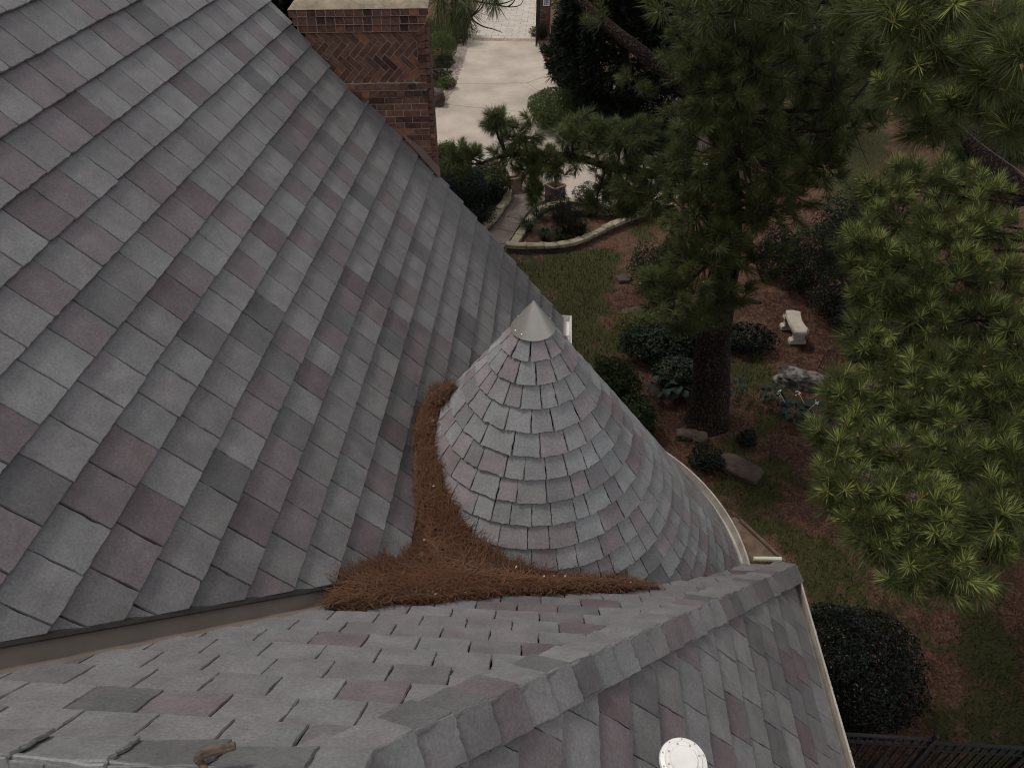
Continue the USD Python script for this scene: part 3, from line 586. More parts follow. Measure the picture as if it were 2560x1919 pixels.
# herringbone panel
L, W_ = 0.215, 0.074; pz0, pz1, px0, px1 = 6.63, 7.2, -2.93, -1.66; clip = sbox(px0, pz0, px1, pz1)
for i in range(-40, 40):
    for j in range(-14, 14):
        for kind in (0, 1):
            ox, oy = i * W_ + j * L, i * W_ - j * L
            g = sbox(ox, oy, ox + L, oy + W_) if kind == 0 else sbox(ox, oy + W_, ox + W_, oy + W_ + L)
            g = affinity.translate(affinity.rotate(g.buffer(-0.0055, join_style=2), -45, origin=(0, 0)), -2.3, 6.9).intersection(clip)
            if g.geom_type == 'Polygon' and g.area > 0.0008:
                v, f = bevel_slab(g, 0, 0.07, 0.004, rng=rng); v = np.c_[v[:, 0], yc + 0.085 - v[:, 2] - rng.uniform(0, 0.006), v[:, 1]]
                obj('brick', (v, f[:, ::-1]), BR[int(rng.choice(5, p=bw))], chim)
# right corner stack beside the panel
z = pz0
while z < 7.19:
    brickbox(-1.65, -1.562, z + 0.004, min(z + 0.071, 7.2), yc - 0.002); z += 0.076
for i, (z0, z1, out) in enumerate(((6.545, 6.622, 0.012), (6.455, 6.535, 0.012))): brick_row(-2.95, -1.55, z0, z1, yc - out, 0.105, 0.05 * i)
z = 6.375; i = 0
while z > 5.3:
    brick_row(-2.95, -1.56, z, z + 0.076, yc, 0.213, 0.106 * (i % 2)); z -= 0.078; i += 1
for r_ in range(26):           # bricks of the right side face
    z = 5.3 + r_ * 0.078; y = yc + 0.006 + (0.0 if r_ % 2 else 0.106)
    if r_ % 2 == 0: y = yc + 0.006
    k = 0
    while y < yc + 0.59 and z < 7.15:
        w_ = 0.106 if (k == 0 and r_ % 2) else 0.213; e = min(y + w_, yc + 0.60)
        v, f = bevel_slab(sbox(y + .005, z + .005, e - .005, z + .071), 0, 0.05, 0.004); v = np.c_[-1.612 + v[:, 2] + 0.046, v[:, 0], v[:, 1]]
        obj('brick', (v, f), BR[int(rng.choice(5, p=bw))], chim); y = e; k += 1
# mortar cap
gx_, gy_ = np.meshgrid(np.linspace(-3.06, -1.49, 40), np.linspace(yc - 0.085, yc + 0.68, 20), indexing='ij')
ex = np.minimum(np.minimum(gx_ + 3.06, -1.49 - gx_), np.minimum(gy_ - yc + 0.085, yc + 0.68 - gy_))
gz_ = 7.462 + 0.15 * (1 - np.exp(-ex / 0.16)) + (meshkit.fbm(np.stack([gx_ * 7, gy_ * 7, gx_ * 0], -1), 4, 2) - 0.5) * 0.04 * (ex > 0)
idx = np.arange(800).reshape(40, 20); q = np.stack([idx[:-1, :-1], idx[1:, :-1], idx[1:, 1:], idx[:-1, 1:]], -1).reshape(-1, 4)
obj('mortar_cap', (np.stack([gx_, gy_, gz_], -1).reshape(-1, 3), np.vstack([q[:, :3], q[:, [0, 2, 3]]])), M['capstone'], chim, smooth=True)
# brown metal step flashing along the slope
p0 = np.array([valx(6.40), yc, 6.40]); p1 = np.array([valx(5.40), yc, 5.40]); upv = plA.N * 0.02; b = MB()
lo0, lo1 = p0 + plA.N * 0.03 + [0, -0.05, 0], p1 + plA.N * 0.03 + [0, -0.05, 0]; hi0, hi1 = p0 + plA.N * 0.03 + [0, -0.012, 0.125], p1 + plA.N * 0.03 + [0, -0.012, 0.125]
CHX = UsdGeom.Xformable(chim.prim)
CHX.AddTranslateOp(opSuffix='pivot').Set(Gf.Vec3d(-1.56, yc, 0)); CHX.AddRotateZOp().Set(6.5); CHX.AddTranslateOp(opSuffix='back').Set(Gf.Vec3d(1.56, -yc, 0))
b.add([lo0, lo1, hi1, hi0, lo0 + [0, .04, 0], lo1 + [0, .04, 0], hi1 + [0, .006, 0], hi0 + [0, .006, 0]], [[0, 1, 2, 3], [3, 2, 6, 7], [1, 5, 6, 2], [0, 3, 7, 4]])
obj('flashing', b.mesh(), M['copper'], HS)

# roof vent with round white top on the side roof
vz_ = 5.86; vc = G(1709, 1901, vz_)
rv = obj('roof_vent', trimesh.util.concatenate([]) if False else (lambda c: (c.vertices, c.faces))(trimesh.creation.revolve(np.array([[0, 0.018], [0.064, 0.02], [0.07, 0.013], [0.087, 0.012], [0.092, 0.005], [0.111, 0.0], [0.116, -0.012], [0.111, -0.022], [0.0, -0.022]]), sections=64).apply_translation(vc)), M['white'], HS, smooth=25)
pipe = trimesh.creation.cylinder(radius=0.055, height=1.0, sections=24); pipe.apply_translation(vc - [0, 0, 0.52]); obj('vent_pipe', pipe, M['black'], rv, smooth=40)
for R_, n_s, r_s in ((0.103, 10, 0.0032), (0.078, 8, 0.0048)):
    for a in np.arange(n_s) / n_s * 2 * np.pi + 0.3:
        c = trimesh.creation.cylinder(radius=r_s, height=0.006, sections=8); c.apply_translation(vc + [R_ * math.cos(a), R_ * math.sin(a), 0.005 if R_ > 0.1 else 0.014]); obj('vent_screw', c, M['bolt'], rv)

# ------------------------------------------------------------------ pine straw pile in the crotch of the roofs
def surf3(x, y):
    return np.stack([zA(x, y) + 0.03 / math.cos(PA), zB(x, y) + 0.03 / math.cos(PB), zT(x, y) + 0.03 / math.cos(TP)], -1)
def softmax(h, k): m = h.max(-1, keepdims=True); return (m[..., 0] + k * np.log(np.exp((h - m) / k).sum(-1)))
def hit(px, py):
    r = ray(px, py); t = np.linspace(3, 11, 4000); P = CAM + t[:, None] * r; s = surf3(P[:, 0], P[:, 1]).max(-1)
    i = np.argmax(P[:, 2] < s); return P[i]
pile_px = [(812, 1520), (838, 1455), (870, 1432), (900, 1412), (950, 1400), (1000, 1398), (1030, 1372), (1045, 1330), (1047, 1250), (1045, 1170), (1042, 1100), (1052, 1040), (1066, 995), (1085, 970), (1115, 962), (1142, 968), (1120, 1000), (1098, 1020), (1087, 1060), (1085, 1110), (1097, 1160), (1112, 1220), (1150, 1290),
           (1200, 1350), (1260, 1395), (1330, 1425), (1420, 1445), (1500, 1448), (1570, 1450), (1640, 1466), (1650, 1470), (1540, 1480), (1400, 1482), (1280, 1487), (1200, 1495), (1130, 1502), (1000, 1512), (900, 1522)]
pile = Polygon([hit(*p)[:2] for p in pile_px]).buffer(0)
if isinstance(pile, MultiPolygon): pile = max(pile.geoms, key=lambda a: a.area)
import shapely
x0, y0, x1, y1 = pile.bounds; st = 0.025
gx_, gy_ = np.meshgrid(np.arange(x0 - .05, x1 + .05, st), np.arange(y0 - .05, y1 + .05, st), indexing='ij')
pts = shapely.points(np.stack([gx_.ravel(), gy_.ravel()], -1)); ins = shapely.contains(pile.buffer(0.02), pts).reshape(gx_.shape)
ed = np.where(ins, shapely.distance(pile.buffer(0.02).exterior, pts).reshape(gx_.shape), 0)
def pile_z(x, y, ed):
    h = surf3(x, y); b = h.max(-1); f = softmax(h, 0.13) - b
    nz = (meshkit.fbm(np.stack([x * 3.5, y * 3.5, x * 0], -1), 4, 12) - 0.5)
    up = np.clip(ed / 0.12, 0, 1) ** 0.7
    return b + up * (0.02 + f * 1.0 + 0.10 * nz + 0.05 * np.clip(ed / 0.3, 0, 1))
pz = pile_z(gx_, gy_, ed) - 0.012
idx = -np.ones(gx_.size, int); keep = ins.ravel(); idx[keep] = np.arange(keep.sum()); I = idx.reshape(gx_.shape)
q = np.stack([I[:-1, :-1], I[1:, :-1], I[1:, 1:], I[:-1, 1:]], -1).reshape(-1, 4); q = q[(q >= 0).all(1)]
PS = Thing('pine_straw_pile', 'heap of rust brown pine straw caught between the roof slopes and the turret', 'pine straw', (0, 0, 0), kind='stuff')
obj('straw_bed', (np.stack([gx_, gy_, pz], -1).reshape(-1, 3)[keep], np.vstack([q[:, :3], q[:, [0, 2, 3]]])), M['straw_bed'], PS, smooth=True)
def strands(base, d, nrm, L, w, curve, rng):
    """thin curved strips; base, d (direction), nrm (up), per strand; three segments"""
    n = len(base); side = unit(np.cross(d, nrm)); L = L[:, None]; w = w[:, None] / 2; cv = curve[:, None]; vs = []
    for t in (0.0, 0.35, 0.7, 1.0):
        c = base + d * L * (t - 0.5) + side * cv * (t * (1 - t) * 4 - 0.5) + nrm * (L * 0.06 * math.sin(math.pi * t))
        k = 1 - 0.5 * t
        vs += [c - side * w * k, c + side * w * k]
    v = np.stack(vs, 1).reshape(-1, 3); b = np.arange(n)[:, None] * 8
    f = np.concatenate([b + np.array([[i, i + 1, i + 3]]) for i in (0, 2, 4)] + [b + np.array([[i, i + 3, i + 2]]) for i in (0, 2, 4)])
    return v, f
rng = np.random.default_rng(41)
def in_poly(poly, n, rng):
    x0, y0, x1, y1 = poly.bounds; out = np.zeros((0, 2))
    while len(out) < n:
        p = rng.uniform((x0, y0), (x1, y1), (n * 2, 2)); out = np.vstack([out, p[shapely.contains(poly, shapely.points(p))]])
    return out[:n]
N = 9500
p = in_poly(pile.buffer(0.012), N, rng); e = np.where(shapely.contains(pile, shapely.points(p)), shapely.distance(pile.exterior, shapely.points(p)), 0)
z = pile_z(p[:, 0], p[:, 1], e); dx = (pile_z(p[:, 0] + .02, p[:, 1], e) - z) / .02; dy = (pile_z(p[:, 0], p[:, 1] + .02, e) - z) / .02
nrm = unit(np.stack([-dx, -dy, np.ones(N)], -1)); d = rng.normal(size=(N, 3)); d -= nrm * (d * nrm).sum(1, keepdims=True); d = unit(unit(d) + nrm * rng.normal(0, 0.09, (N, 1)))
v, f = strands(np.c_[p, z] + nrm * rng.uniform(-0.01, 0.045, (N, 1)), d, nrm, rng.uniform(0.1, 0.22, N), rng.uniform(0.0038, 0.007, N), rng.normal(0, 0.014, N), rng)
obj('straw', (v, f), M['straw'], PS)
q = in_poly(pile.buffer(0.35), 2600, rng); dd = shapely.distance(pile, shapely.points(q)); q = q[(dd > 0) & (rng.uniform(0, 1, len(q)) < 0.75 * np.exp(-dd / 0.055))]; hs = surf3(q[:, 0], q[:, 1]); q = q[(np.sort(hs, 1)[:, -1] - np.sort(hs, 1)[:, -2]) < 0.45]; n2 = len(q)
zz = surf3(q[:, 0], q[:, 1]).max(1); ex = (surf3(q[:, 0] + .02, q[:, 1]).max(1) - zz) / .02; ey = (surf3(q[:, 0], q[:, 1] + .02).max(1) - zz) / .02; n_ = unit(np.stack([-ex, -ey, np.ones(n2)], -1)); d_ = rng.normal(size=(n2, 3)); d_ = unit(d_ - n_ * (d_ * n_).sum(1, keepdims=True))
obj('loose_straw', strands(np.c_[q, zz] + n_ * 0.012, d_, n_, rng.uniform(0.06, 0.17, n2), rng.uniform(0.003, 0.005, n2), rng.normal(0, 0.02, n2), rng), M['straw'], PS)
def pine_cone(P, r, axis, label, rng, group=None, mat_='cone'):
    t = Thing('pine_cone', label, 'pine cone', P, group=group); m = MB(); ax = unit(axis); a = unit(np.cross(ax, [0.3, 0.5, 0.8])); c = np.cross(ax, a)
    core = trimesh.creation.icosphere(1, r * 0.55); m.add(core.vertices * 1.0 + P, core.faces)
    for i in range(46):
        s = (i + 0.5) / 46; ph = i * 2.39996; rr = r * math.sin(math.pi * (0.12 + 0.8 * s)) ** 0.8; o = a * math.cos(ph) + c * math.sin(ph); w = np.cross(ax, o)
        b = P + ax * (s - 0.5) * r * 2.2 + o * rr * 0.35; tip = P + ax * ((s - 0.5) * r * 2.2 + r * 0.22) + o * rr
        m.add([b - w * r * .16, b + w * r * .16, tip + w * r * .15, tip - w * r * .15, tip + ax * r * 0.14 + o * r * .02], [[0, 1, 2], [0, 2, 3], [3, 2, 4]])
    obj('scales', m.mesh(), M[mat_], t); return t
for (x, y, r, lab) in ((1057, 1410, 0.033, 'dark open pine cone on the wide lower part of the straw heap'), (1191, 1371, 0.026, 'small pine cone half buried in straw against the turret slates'), (1238, 1427, 0.03, 'flattened brown pine cone where the straw narrows to the right')):
    P = hit(x, y); e = float(pile.exterior.distance(Point(P[:2]))); pine_cone(P + np.array([0, 0, pile_z(P[None, 0], P[None, 1], np.array([e]))[0] - P[2] + 0.015]) + unit(CAM - P) * 0.02, r, rng.normal(size=3), lab, rng)
for i, (x, y) in enumerate(((1063, 1366), (1290, 1431), (1358, 1455), (1384, 1450), (1412, 1448), (1165, 1491), (1090, 1494), (1574, 1468), (1083, 1060), (1086, 1230), (1192, 1390))):
    P = hit(x, y); e = float(pile.exterior.distance(Point(P[:2]))) if pile.contains(Point(P[:2])) else 0.0
    P = P + np.array([0, 0, pile_z(P[None, 0], P[None, 1], np.array([e]))[0] - P[2] + 0.03]) + unit(CAM - P) * 0.03; a = rng.uniform(0, 6.28); s = rng.uniform(0.012, 0.022); u = np.array([math.cos(a), math.sin(a), rng.uniform(-.2, .3)]); w = np.cross(u, [0, 0, 1.0])
    v = np.array([P - u * s, P + w * s * .5 + [0, 0, .008], P + u * s, P - w * s * .5 + [0, 0, .008], P]); obj('dry_leaf', (v, np.array([[0, 4, 1], [1, 4, 2], [2, 4, 3], [3, 4, 0]])), M['dry'], None, label='small pale dry leaf lying on the pine straw heap', cat='leaf', group='dry leaves on the straw heap')
# straw caught in the gutters
def gutter_straw(name, pts, n, label):
    pts = np.array(pts); t = rng.uniform(0, len(pts) - 1.001, n); i = t.astype(int); b = pts[i] + (pts[i + 1] - pts[i]) * (t - i)[:, None] + rng.normal(0, 0.018, (n, 3)) * [1, 1, .5]
    d = unit(np.c_[rng.normal(size=(n, 2)), rng.normal(0, .15, n)]); obj(name, strands(b, d, np.tile([0, 0, 1.0], (n, 1)), rng.uniform(.05, .13, n), rng.uniform(.003, .0045, n), rng.normal(0, .012, n), rng), M['straw'], None, label=label, cat='pine straw', kind='stuff')
gutter_straw('gutter_straw', [[XA + 0.055, y, EAVE - 0.075] for y in np.linspace(7.3, 8.7, 12)], 500, 'rust brown straw lying in the white gutter end behind the turret tip')
gutter_straw('pan_straw', [G(x, y, 3.05) for x, y in ((1880, 1412), (1900, 1418), (1930, 1412), (1960, 1410))], 500, 'rust brown straw in the stained pan between turret gutter and roof corner')

# dead stick on the ridge
P = [G(x, y, RIDGE_B + 0.075 - 0.02 * (y > 1900)) for x, y in ((588, 1862), (560, 1869), (525, 1876), (497, 1891), (503, 1905), (517, 1925))]
m = MB(); m.tube(bez(P, 18), np.r_[np.linspace(0.013, 0.017, 10), np.linspace(0.016, 0.009, 8)], 7); st_ = Thing('stick', 'bent dead brown stick lying on the ridge slates', 'stick', P[2]); obj('wood', m.mesh(), M['wood'], st_)

# ------------------------------------------------------------------ garden structures
rng = np.random.default_rng(51)
def rock(name, label, P, size, mat_, seed, rot=0.0, sub=3, flat=0.6, cat='rock', group=None, rough=0.35):
    s = trimesh.creation.icosphere(sub, 1.0); v = s.vertices
    v = v / (np.abs(v) ** 4).sum(1, keepdims=True) ** 0.25 * 0.9
    v = v * (1 + rough * (meshkit.fbm(v * 1.6 + seed, 4, seed)[:, None] - 0.5) * 2) * np.asarray(size) / 2
    c, s_ = math.cos(rot), math.sin(rot); v = v @ np.array([[c, s_, 0], [-s_, c, 0], [0, 0, 1]])
    return obj(name, (v + np.asarray(P) + [0, 0, size[2] * 0.5 * flat - 0.03], s.faces), mat_, None, label=label, cat=cat, group=group)
def stone_wall(label, px, w, h, ln, group=None, course=True):
    """low dry stone edging: a row of cap stones on dark courses, following image points of the outer top edge"""
    P = np.array([G(x, y, h)[:2] for x, y in px]); P = bez(np.c_[P, np.zeros(len(P))], 160)[:, :2]
    t = Thing('stone_edging', label, 'garden wall', (*P[0], 0)); s = np.r_[0, np.cumsum(np.linalg.norm(np.diff(P, axis=0), axis=1))]; at = lambda q: np.array([np.interp(q, s, P[:, k]) for k in (0, 1)])
    q = 0.0
    while q < s[-1] - 0.1:
        l = ln * rng.uniform(0.7, 1.35); e = min(q + l, s[-1]); g = 0.008
        ts = np.linspace(q + g, e - g, 4); pts = np.array([at(a) for a in ts]); d = unit(pts[-1] - pts[0]); nn = np.array([-d[1], d[0]]); ww = w * rng.uniform(0.85, 1.15)
        o = np.vstack([pts - nn * rng.uniform(0.0, 0.03, (4, 1)), (pts + nn * ww * rng.uniform(0.9, 1.1, (4, 1)))[::-1]])
        pl = Polygon(o)
        if pl.is_valid and pl.area > 0.004: obj('stone', bevel_slab(pl, h - 0.09, h + rng.uniform(-0.012, 0.012), 0.012, 0.006, rng), M['lime'], t)
        q = e
    if course:
        for r in range(2):
            q = 0.0; hh = (h - 0.09) / 2
            while q < s[-1] - 0.1:
                e = min(q + ln * rng.uniform(0.6, 1.1), s[-1]); pts = np.array([at(a) for a in (q + .006, (q + e) / 2, e - .006)]); d = unit(pts[-1] - pts[0]); nn = np.array([-d[1], d[0]])
                o = np.vstack([pts + nn * (0.03 + 0.015 * rng.uniform(0, 1)), (pts + nn * w)[::-1]]); pl = Polygon(o)
                if pl.is_valid and pl.area > 0.003: obj('stone', bevel_slab(pl, r * hh - 0.04 * (r == 0), (r + 1) * hh - 0.004, 0.01), M['rock'], t)
                q = e
    return t
stone_wall('low wall of pale limestone blocks curving along the lawn side of the planting bed', [(1264, 612), (1310, 615), (1370, 613), (1430, 607), (1480, 588), (1530, 564), (1580, 544), (1620, 528), (1655, 520), (1690, 514)], 0.2, 0.2, 0.42)
stone_wall('short run of limestone edging between the path and the planting bed', [(1410, 492), (1390, 502), (1362, 510), (1340, 520), (1318, 542), (1305, 560), (1290, 583), (1276, 604)], 0.19, 0.12, 0.36, course=False)
stone_wall('limestone edging of the shrub bed left of the path beside the roof edge', [(1263, 455), (1262, 475), (1256, 497), (1240, 520), (1222, 540), (1205, 560), (1170, 600)], 0.2, 0.2, 0.4)
stone_wall('row of flat limestone blocks between the driveway and the planting bed', [(1690, 508), (1640, 512), (1590, 518), (1540, 512), (1500, 508), (1450, 500), (1420, 494)], 0.18, 0.09, 0.4, course=False)
def planter(px, py, label, rot, s=0.46, h=0.42, broken=False):
    P = G(px, py); t = Thing('planter', label, 'planter', P); c, sn = math.cos(rot), math.sin(rot); R = np.array([[c, -sn], [sn, c]])
    for k in range(4):
        a = k * math.pi / 2; q = np.array([[-s / 2, -s / 2], [s / 2, -s / 2], [s / 2 - .05, -s / 2 + .05], [-s / 2 + .05, -s / 2 + .05]]); ra = np.array([[math.cos(a), -math.sin(a)], [math.sin(a), math.cos(a)]])
        q2 = (q @ ra.T) @ R.T + P[:2]; hh = h * (0.72 if broken and k == 2 else 1); obj('side_panel', bevel_slab(Polygon(q2), 0.0, hh, 0.008), M['planter'], t)
        rim = np.array([[-s / 2 - .018, -s / 2 - .018], [s / 2 + .018, -s / 2 - .018], [s / 2 - .04, -s / 2 + .04], [-s / 2 + .04, -s / 2 + .04]]); obj('rim', bevel_slab(Polygon((rim @ ra.T) @ R.T + P[:2]), hh - 0.001, hh + .03, 0.008), M['planter'], t)
    ins_ = (np.array([[-1, -1], [1, -1], [1, 1], [-1, 1]]) * (s / 2 - .052)) @ R.T + P[:2]; obj('soil', extrude(Polygon(ins_), 0.02, h * 0.62), M['soil'], t)
planter(1282, 474, 'brown square clay planter at the left corner of the path, one side broken low', 0.35, broken=True)
planter(1387, 498, 'brown square clay planter at the bed corner right of the path', 0.75, s=0.42)
# curved stone bench
seat = Polygon([G(x, y, 0.44)[:2] for x, y in ((1965.5, 774.5), (1983, 774.5), (2001, 778), (2003, 790), (2007, 801), (2013, 812), (2021, 823), (2018, 830), (2003, 831), (1989, 829), (1981, 818), (1973, 805), (1967, 790))]).buffer(0.03).buffer(-0.03)
bc = np.array(seat.centroid.coords[0]); BN = Thing('garden_bench', 'pale cast stone bench with a curved seat on scrolled legs', 'bench', (*bc, 0))
obj('seat', bevel_slab(seat, 0.375, 0.45, 0.02), M['cast'], BN, smooth=35)
for (x, y) in ((2003, 818), (1981, 783)):
    dirx = unit(G(2003, 818, 0.44)[:2] - G(1983, 783, 0.44)[:2]); across = np.array([-dirx[1], dirx[0]]); m = MB()
    prof = np.array([[0, .17], [.03, .175], [.06, .15], [.1, .125], [.16, .115], [.22, .125], [.28, .15], [.33, .165], [.375, .16]]); half = 0.07; P3 = G(x, y, 0.41) * [1, 1, 0]
    rings = [[P3 + np.r_[across * a * sx * (1 + .0) + dirx * half * sy * (1 if abs(z_ - .2) > .12 else .8), z_] for sx, sy in ((-1, -1), (1, -1), (1, 1), (-1, 1))] for z_, a in prof]
    v = np.array(rings).reshape(-1, 3); n = len(prof); i = np.arange(n - 1)[:, None] * 4; j = np.arange(4)[None]; k = (j + 1) % 4; m.add(v, np.stack([i + j, i + k, i + 4 + k, i + 4 + j], -1).reshape(-1, 4))
    for sx in (-1, 1):
        for z_, r_ in ((0.06, 0.055), (0.3, 0.045)):
            c = trimesh.creation.cylinder(radius=r_, height=half * 2.06, sections=16); c.apply_transform(trimesh.geometry.align_vectors([0, 0, 1], [*dirx, 0])); c.apply_translation(P3 + np.r_[across * sx * .125, z_]); m.tm(c)
    obj('leg', m.mesh(), M['cast'], BN, smooth=40)
# rocks and slabs
rock('rock', 'long weathered grey rock with a pale ragged top left of the stone block', G(2000, 958), (1.05, 0.42, 0.42), M['grey_rock'], 3, rot=-0.28, rough=0.45)
rock('stone_block', 'squared tan stone block beside the weathered rock under the wire trellis', G(2064, 968), (0.62, 0.45, 0.34), M['rock'], 8, rot=0.25, rough=0.1, cat='stone block')
rock('rock', 'flat pointed brown rock lying in straw below the hostas', G(1848, 1172), (0.85, 0.5, 0.2), M['rock'], 5, rot=-0.6, rough=0.3)
rock('rock', 'small dark rock in mulch between the tree trunk and the bench', G(1882, 752), (0.36, 0.2, 0.16), M['rock'], 6, rot=-0.2)
rock('rock', 'rounded brown rock at the foot of the big trunk, right of its neighbours', G(1748, 1100), (0.3, 0.26, 0.22), M['rock'], 7)
rock('rock', 'rounded brown rock at the foot of the big trunk, middle of three', G(1728, 1092), (0.26, 0.24, 0.22), M['rock'], 9)
rock('rock', 'rounded brown rock at the foot of the big trunk, left of its neighbours', G(1706, 1090), (0.3, 0.22, 0.2), M['rock'], 10)
rock('rock', 'low brown boulder among grasses inside the stone edged bed', G(1452, 532), (0.75, 0.4, 0.3), M['rock'], 12, rot=0.1)
rock('rock', 'brown boulder left of the driveway among the low bed plants', G(1085, 262), (0.9, 0.7, 0.8), M['rock'], 13)
rock('rock', 'pale rock on the mulch left of the driveway near the lavender', G(1108, 180), (0.9, 0.4, 0.2), M['lime'], 14)
for px, lab in (([(1545, 795), (1556, 770), (1600, 764), (1640, 775), (1630, 800), (1590, 812)], 'broad reddish flat stone slab above the azaleas'), ([(1536, 812), (1545, 797), (1575, 800), (1570, 818)], 'small tan stepping stone at the lawn edge below the slab'), ([(2188, 1915), (2205, 1886), (2218, 1888), (2224, 1919), (2222, 1960), (2180, 1960)], 'tan stepping stone behind the black fence pickets'),
                ([(1540, 690), (1560, 682), (1580, 690), (1575, 700), (1548, 702)], 'small grey stone at the upper lawn edge')):
    g = gp(px, 0.05); obj('stepping_stone', bevel_slab(g.convex_hull, -0.03, 0.05, 0.015, 0.006, rng), M['rock'], None, label=lab, cat='stepping stone')
# wire trellis
TR = Thing('wire_trellis', 'small arched dark wire trellis standing against the stone block', 'trellis', G(2052, 965)); P0, P1 = G(2030, 956), G(2062, 968); dv = P1 - P0
arch = [P0 + dv * (0.5 - 0.5 * math.cos(t)) + np.array([0.0, 0.0, 0.55 * min(1, 1) + 0.28 * math.sin(t)]) + np.array([.1, .1, 0]) for t in np.linspace(0, math.pi, 12)]
m = MB(); m.tube(np.vstack([P0, arch, P1]), 0.008, 5); obj('frame', m.mesh(), M['black'], TR)
for k in range(1, 5):
    a = P0 + dv * k / 5; t = math.acos(1 - 2 * k / 5); m = MB(); m.tube([a, a + [.05, .05, .3], a + np.array([.1, .1, 0.55 + 0.28 * math.sin(t)])], 0.005, 4); obj('wire', m.mesh(), M['black'], TR)
for z_ in (0.25, 0.5):
    m = MB(); o = np.array([.1, .1, 0]) * z_ / .55; m.tube([P0 + o + [0, 0, z_], (P0 + P1) / 2 + o + [0, 0, z_], P1 + o + [0, 0, z_]], 0.005, 4); obj('wire', m.mesh(), M['black'], TR)
# black fences and gate
def fence(label, pts, h, spacing, zb=0.05, rail=(0.12, None), post=0.045, lean=0.0, rad=0.009):
    t = Thing('iron_fence', label, 'fence', (*pts[0], 0)); pts = [np.array([*p[:2], p[2] if len(p) > 2 else 0.0]) for p in pts]
    for p in pts:
        m = MB(); m.box(p + [-post / 2, -post / 2, -0.05], p + [post / 2, post / 2, h + .05]); obj('post', m.mesh(), M['black'], t)
        c = trimesh.creation.icosphere(2, post * 0.62); c.apply_translation(p + [0, 0, h + .085]); obj('post_ball', c, M['black'], t, smooth=True)
    for a, b in zip(pts, pts[1:]):
        off = np.array([0, 0, min(a[2], b[2])]); A, B = a * [1, 1, 0] + off, b * [1, 1, 0] + off; d = unit(B - A); L = np.linalg.norm(B - A)
        for z_ in (0.15, h - 0.16, h):
            m = MB(); u = np.array([-d[1], d[0], 0]) * 0.016; q = [A + d * .03 + [0, 0, z_] - u, B - d * .03 + [0, 0, z_] - u, B - d * .03 + [0, 0, z_] + u, A + d * .03 + [0, 0, z_] + u]; q2 = [k + np.array([0, 0, .03]) for k in q]
            m.add(q + q2, [[0, 3, 2, 1], [4, 5, 6, 7], [0, 1, 5, 4], [1, 2, 6, 5], [2, 3, 7, 6], [3, 0, 4, 7]]); obj('rail', m.mesh(), M['black'], t)
        n = max(2, int(L / spacing))
        for k in range(1, n):
            p = A + d * L * k / n; m = MB(); m.box(p + [-rad, -rad, zb], p + [rad, rad, h]); obj('picket', m.mesh(), M['black'], t)
    return t
fence('black iron picket fence stepping down in front of the round dark bush', [(2.45, 3.92), (3.5, 3.92), (4.53, 3.92), (5.62, 3.92, -0.08), (6.7, 3.92, -0.08)], 1.17, 0.098)
fence('black iron picket fence running right from the gate pillar beyond the conifers', [(x, 37.2 + 0.004 * x) for x in np.arange(0.2, 21, 2.4)], 1.55, 0.13, zb=0.45, rad=0.011)
obj('fence_footing', extrude(sbox(-0.35, 37.05, 20, 37.4), -0.05, 0.38), M['rock'], None, label='low stone footing wall under the far iron fence', cat='wall')
def gate_leaf(label, P0, P1, h, group):
    t = Thing('gate_leaf', label, 'gate', P0, group=None); d = unit(P1 - P0); L = np.linalg.norm(P1 - P0); m = MB()
    for z_ in (0.08, 0.7, h - .05): m.tube([P0 + [0, 0, z_], (P0 + P1) / 2 + [0, 0, z_ + (0.08 if z_ > 1 else 0)], P1 + [0, 0, z_]], 0.028, 6)
    for p in (P0, P1): m.tube([p, p + [0, 0, h / 2], p + [0, 0, h]], 0.03, 6)
    obj('frame', m.mesh(), M['black'], t)
    for k in range(1, 15): p = P0 + d * L * k / 15; m = MB(); m.tube([p + [0, 0, .08], p + [0, 0, .9], p + [0, 0, h - .02]], 0.014, 4); obj('bar', m.mesh(), M['black'], t)
gate_leaf('right leaf of the open black driveway gate beside the brick pillar', G(1347, 100), G(1340, 118), 2.0, None)
gate_leaf('left leaf of the open black driveway gate, edge towards the gravel', G(1168, 97), G(1159, 117), 1.9, None)
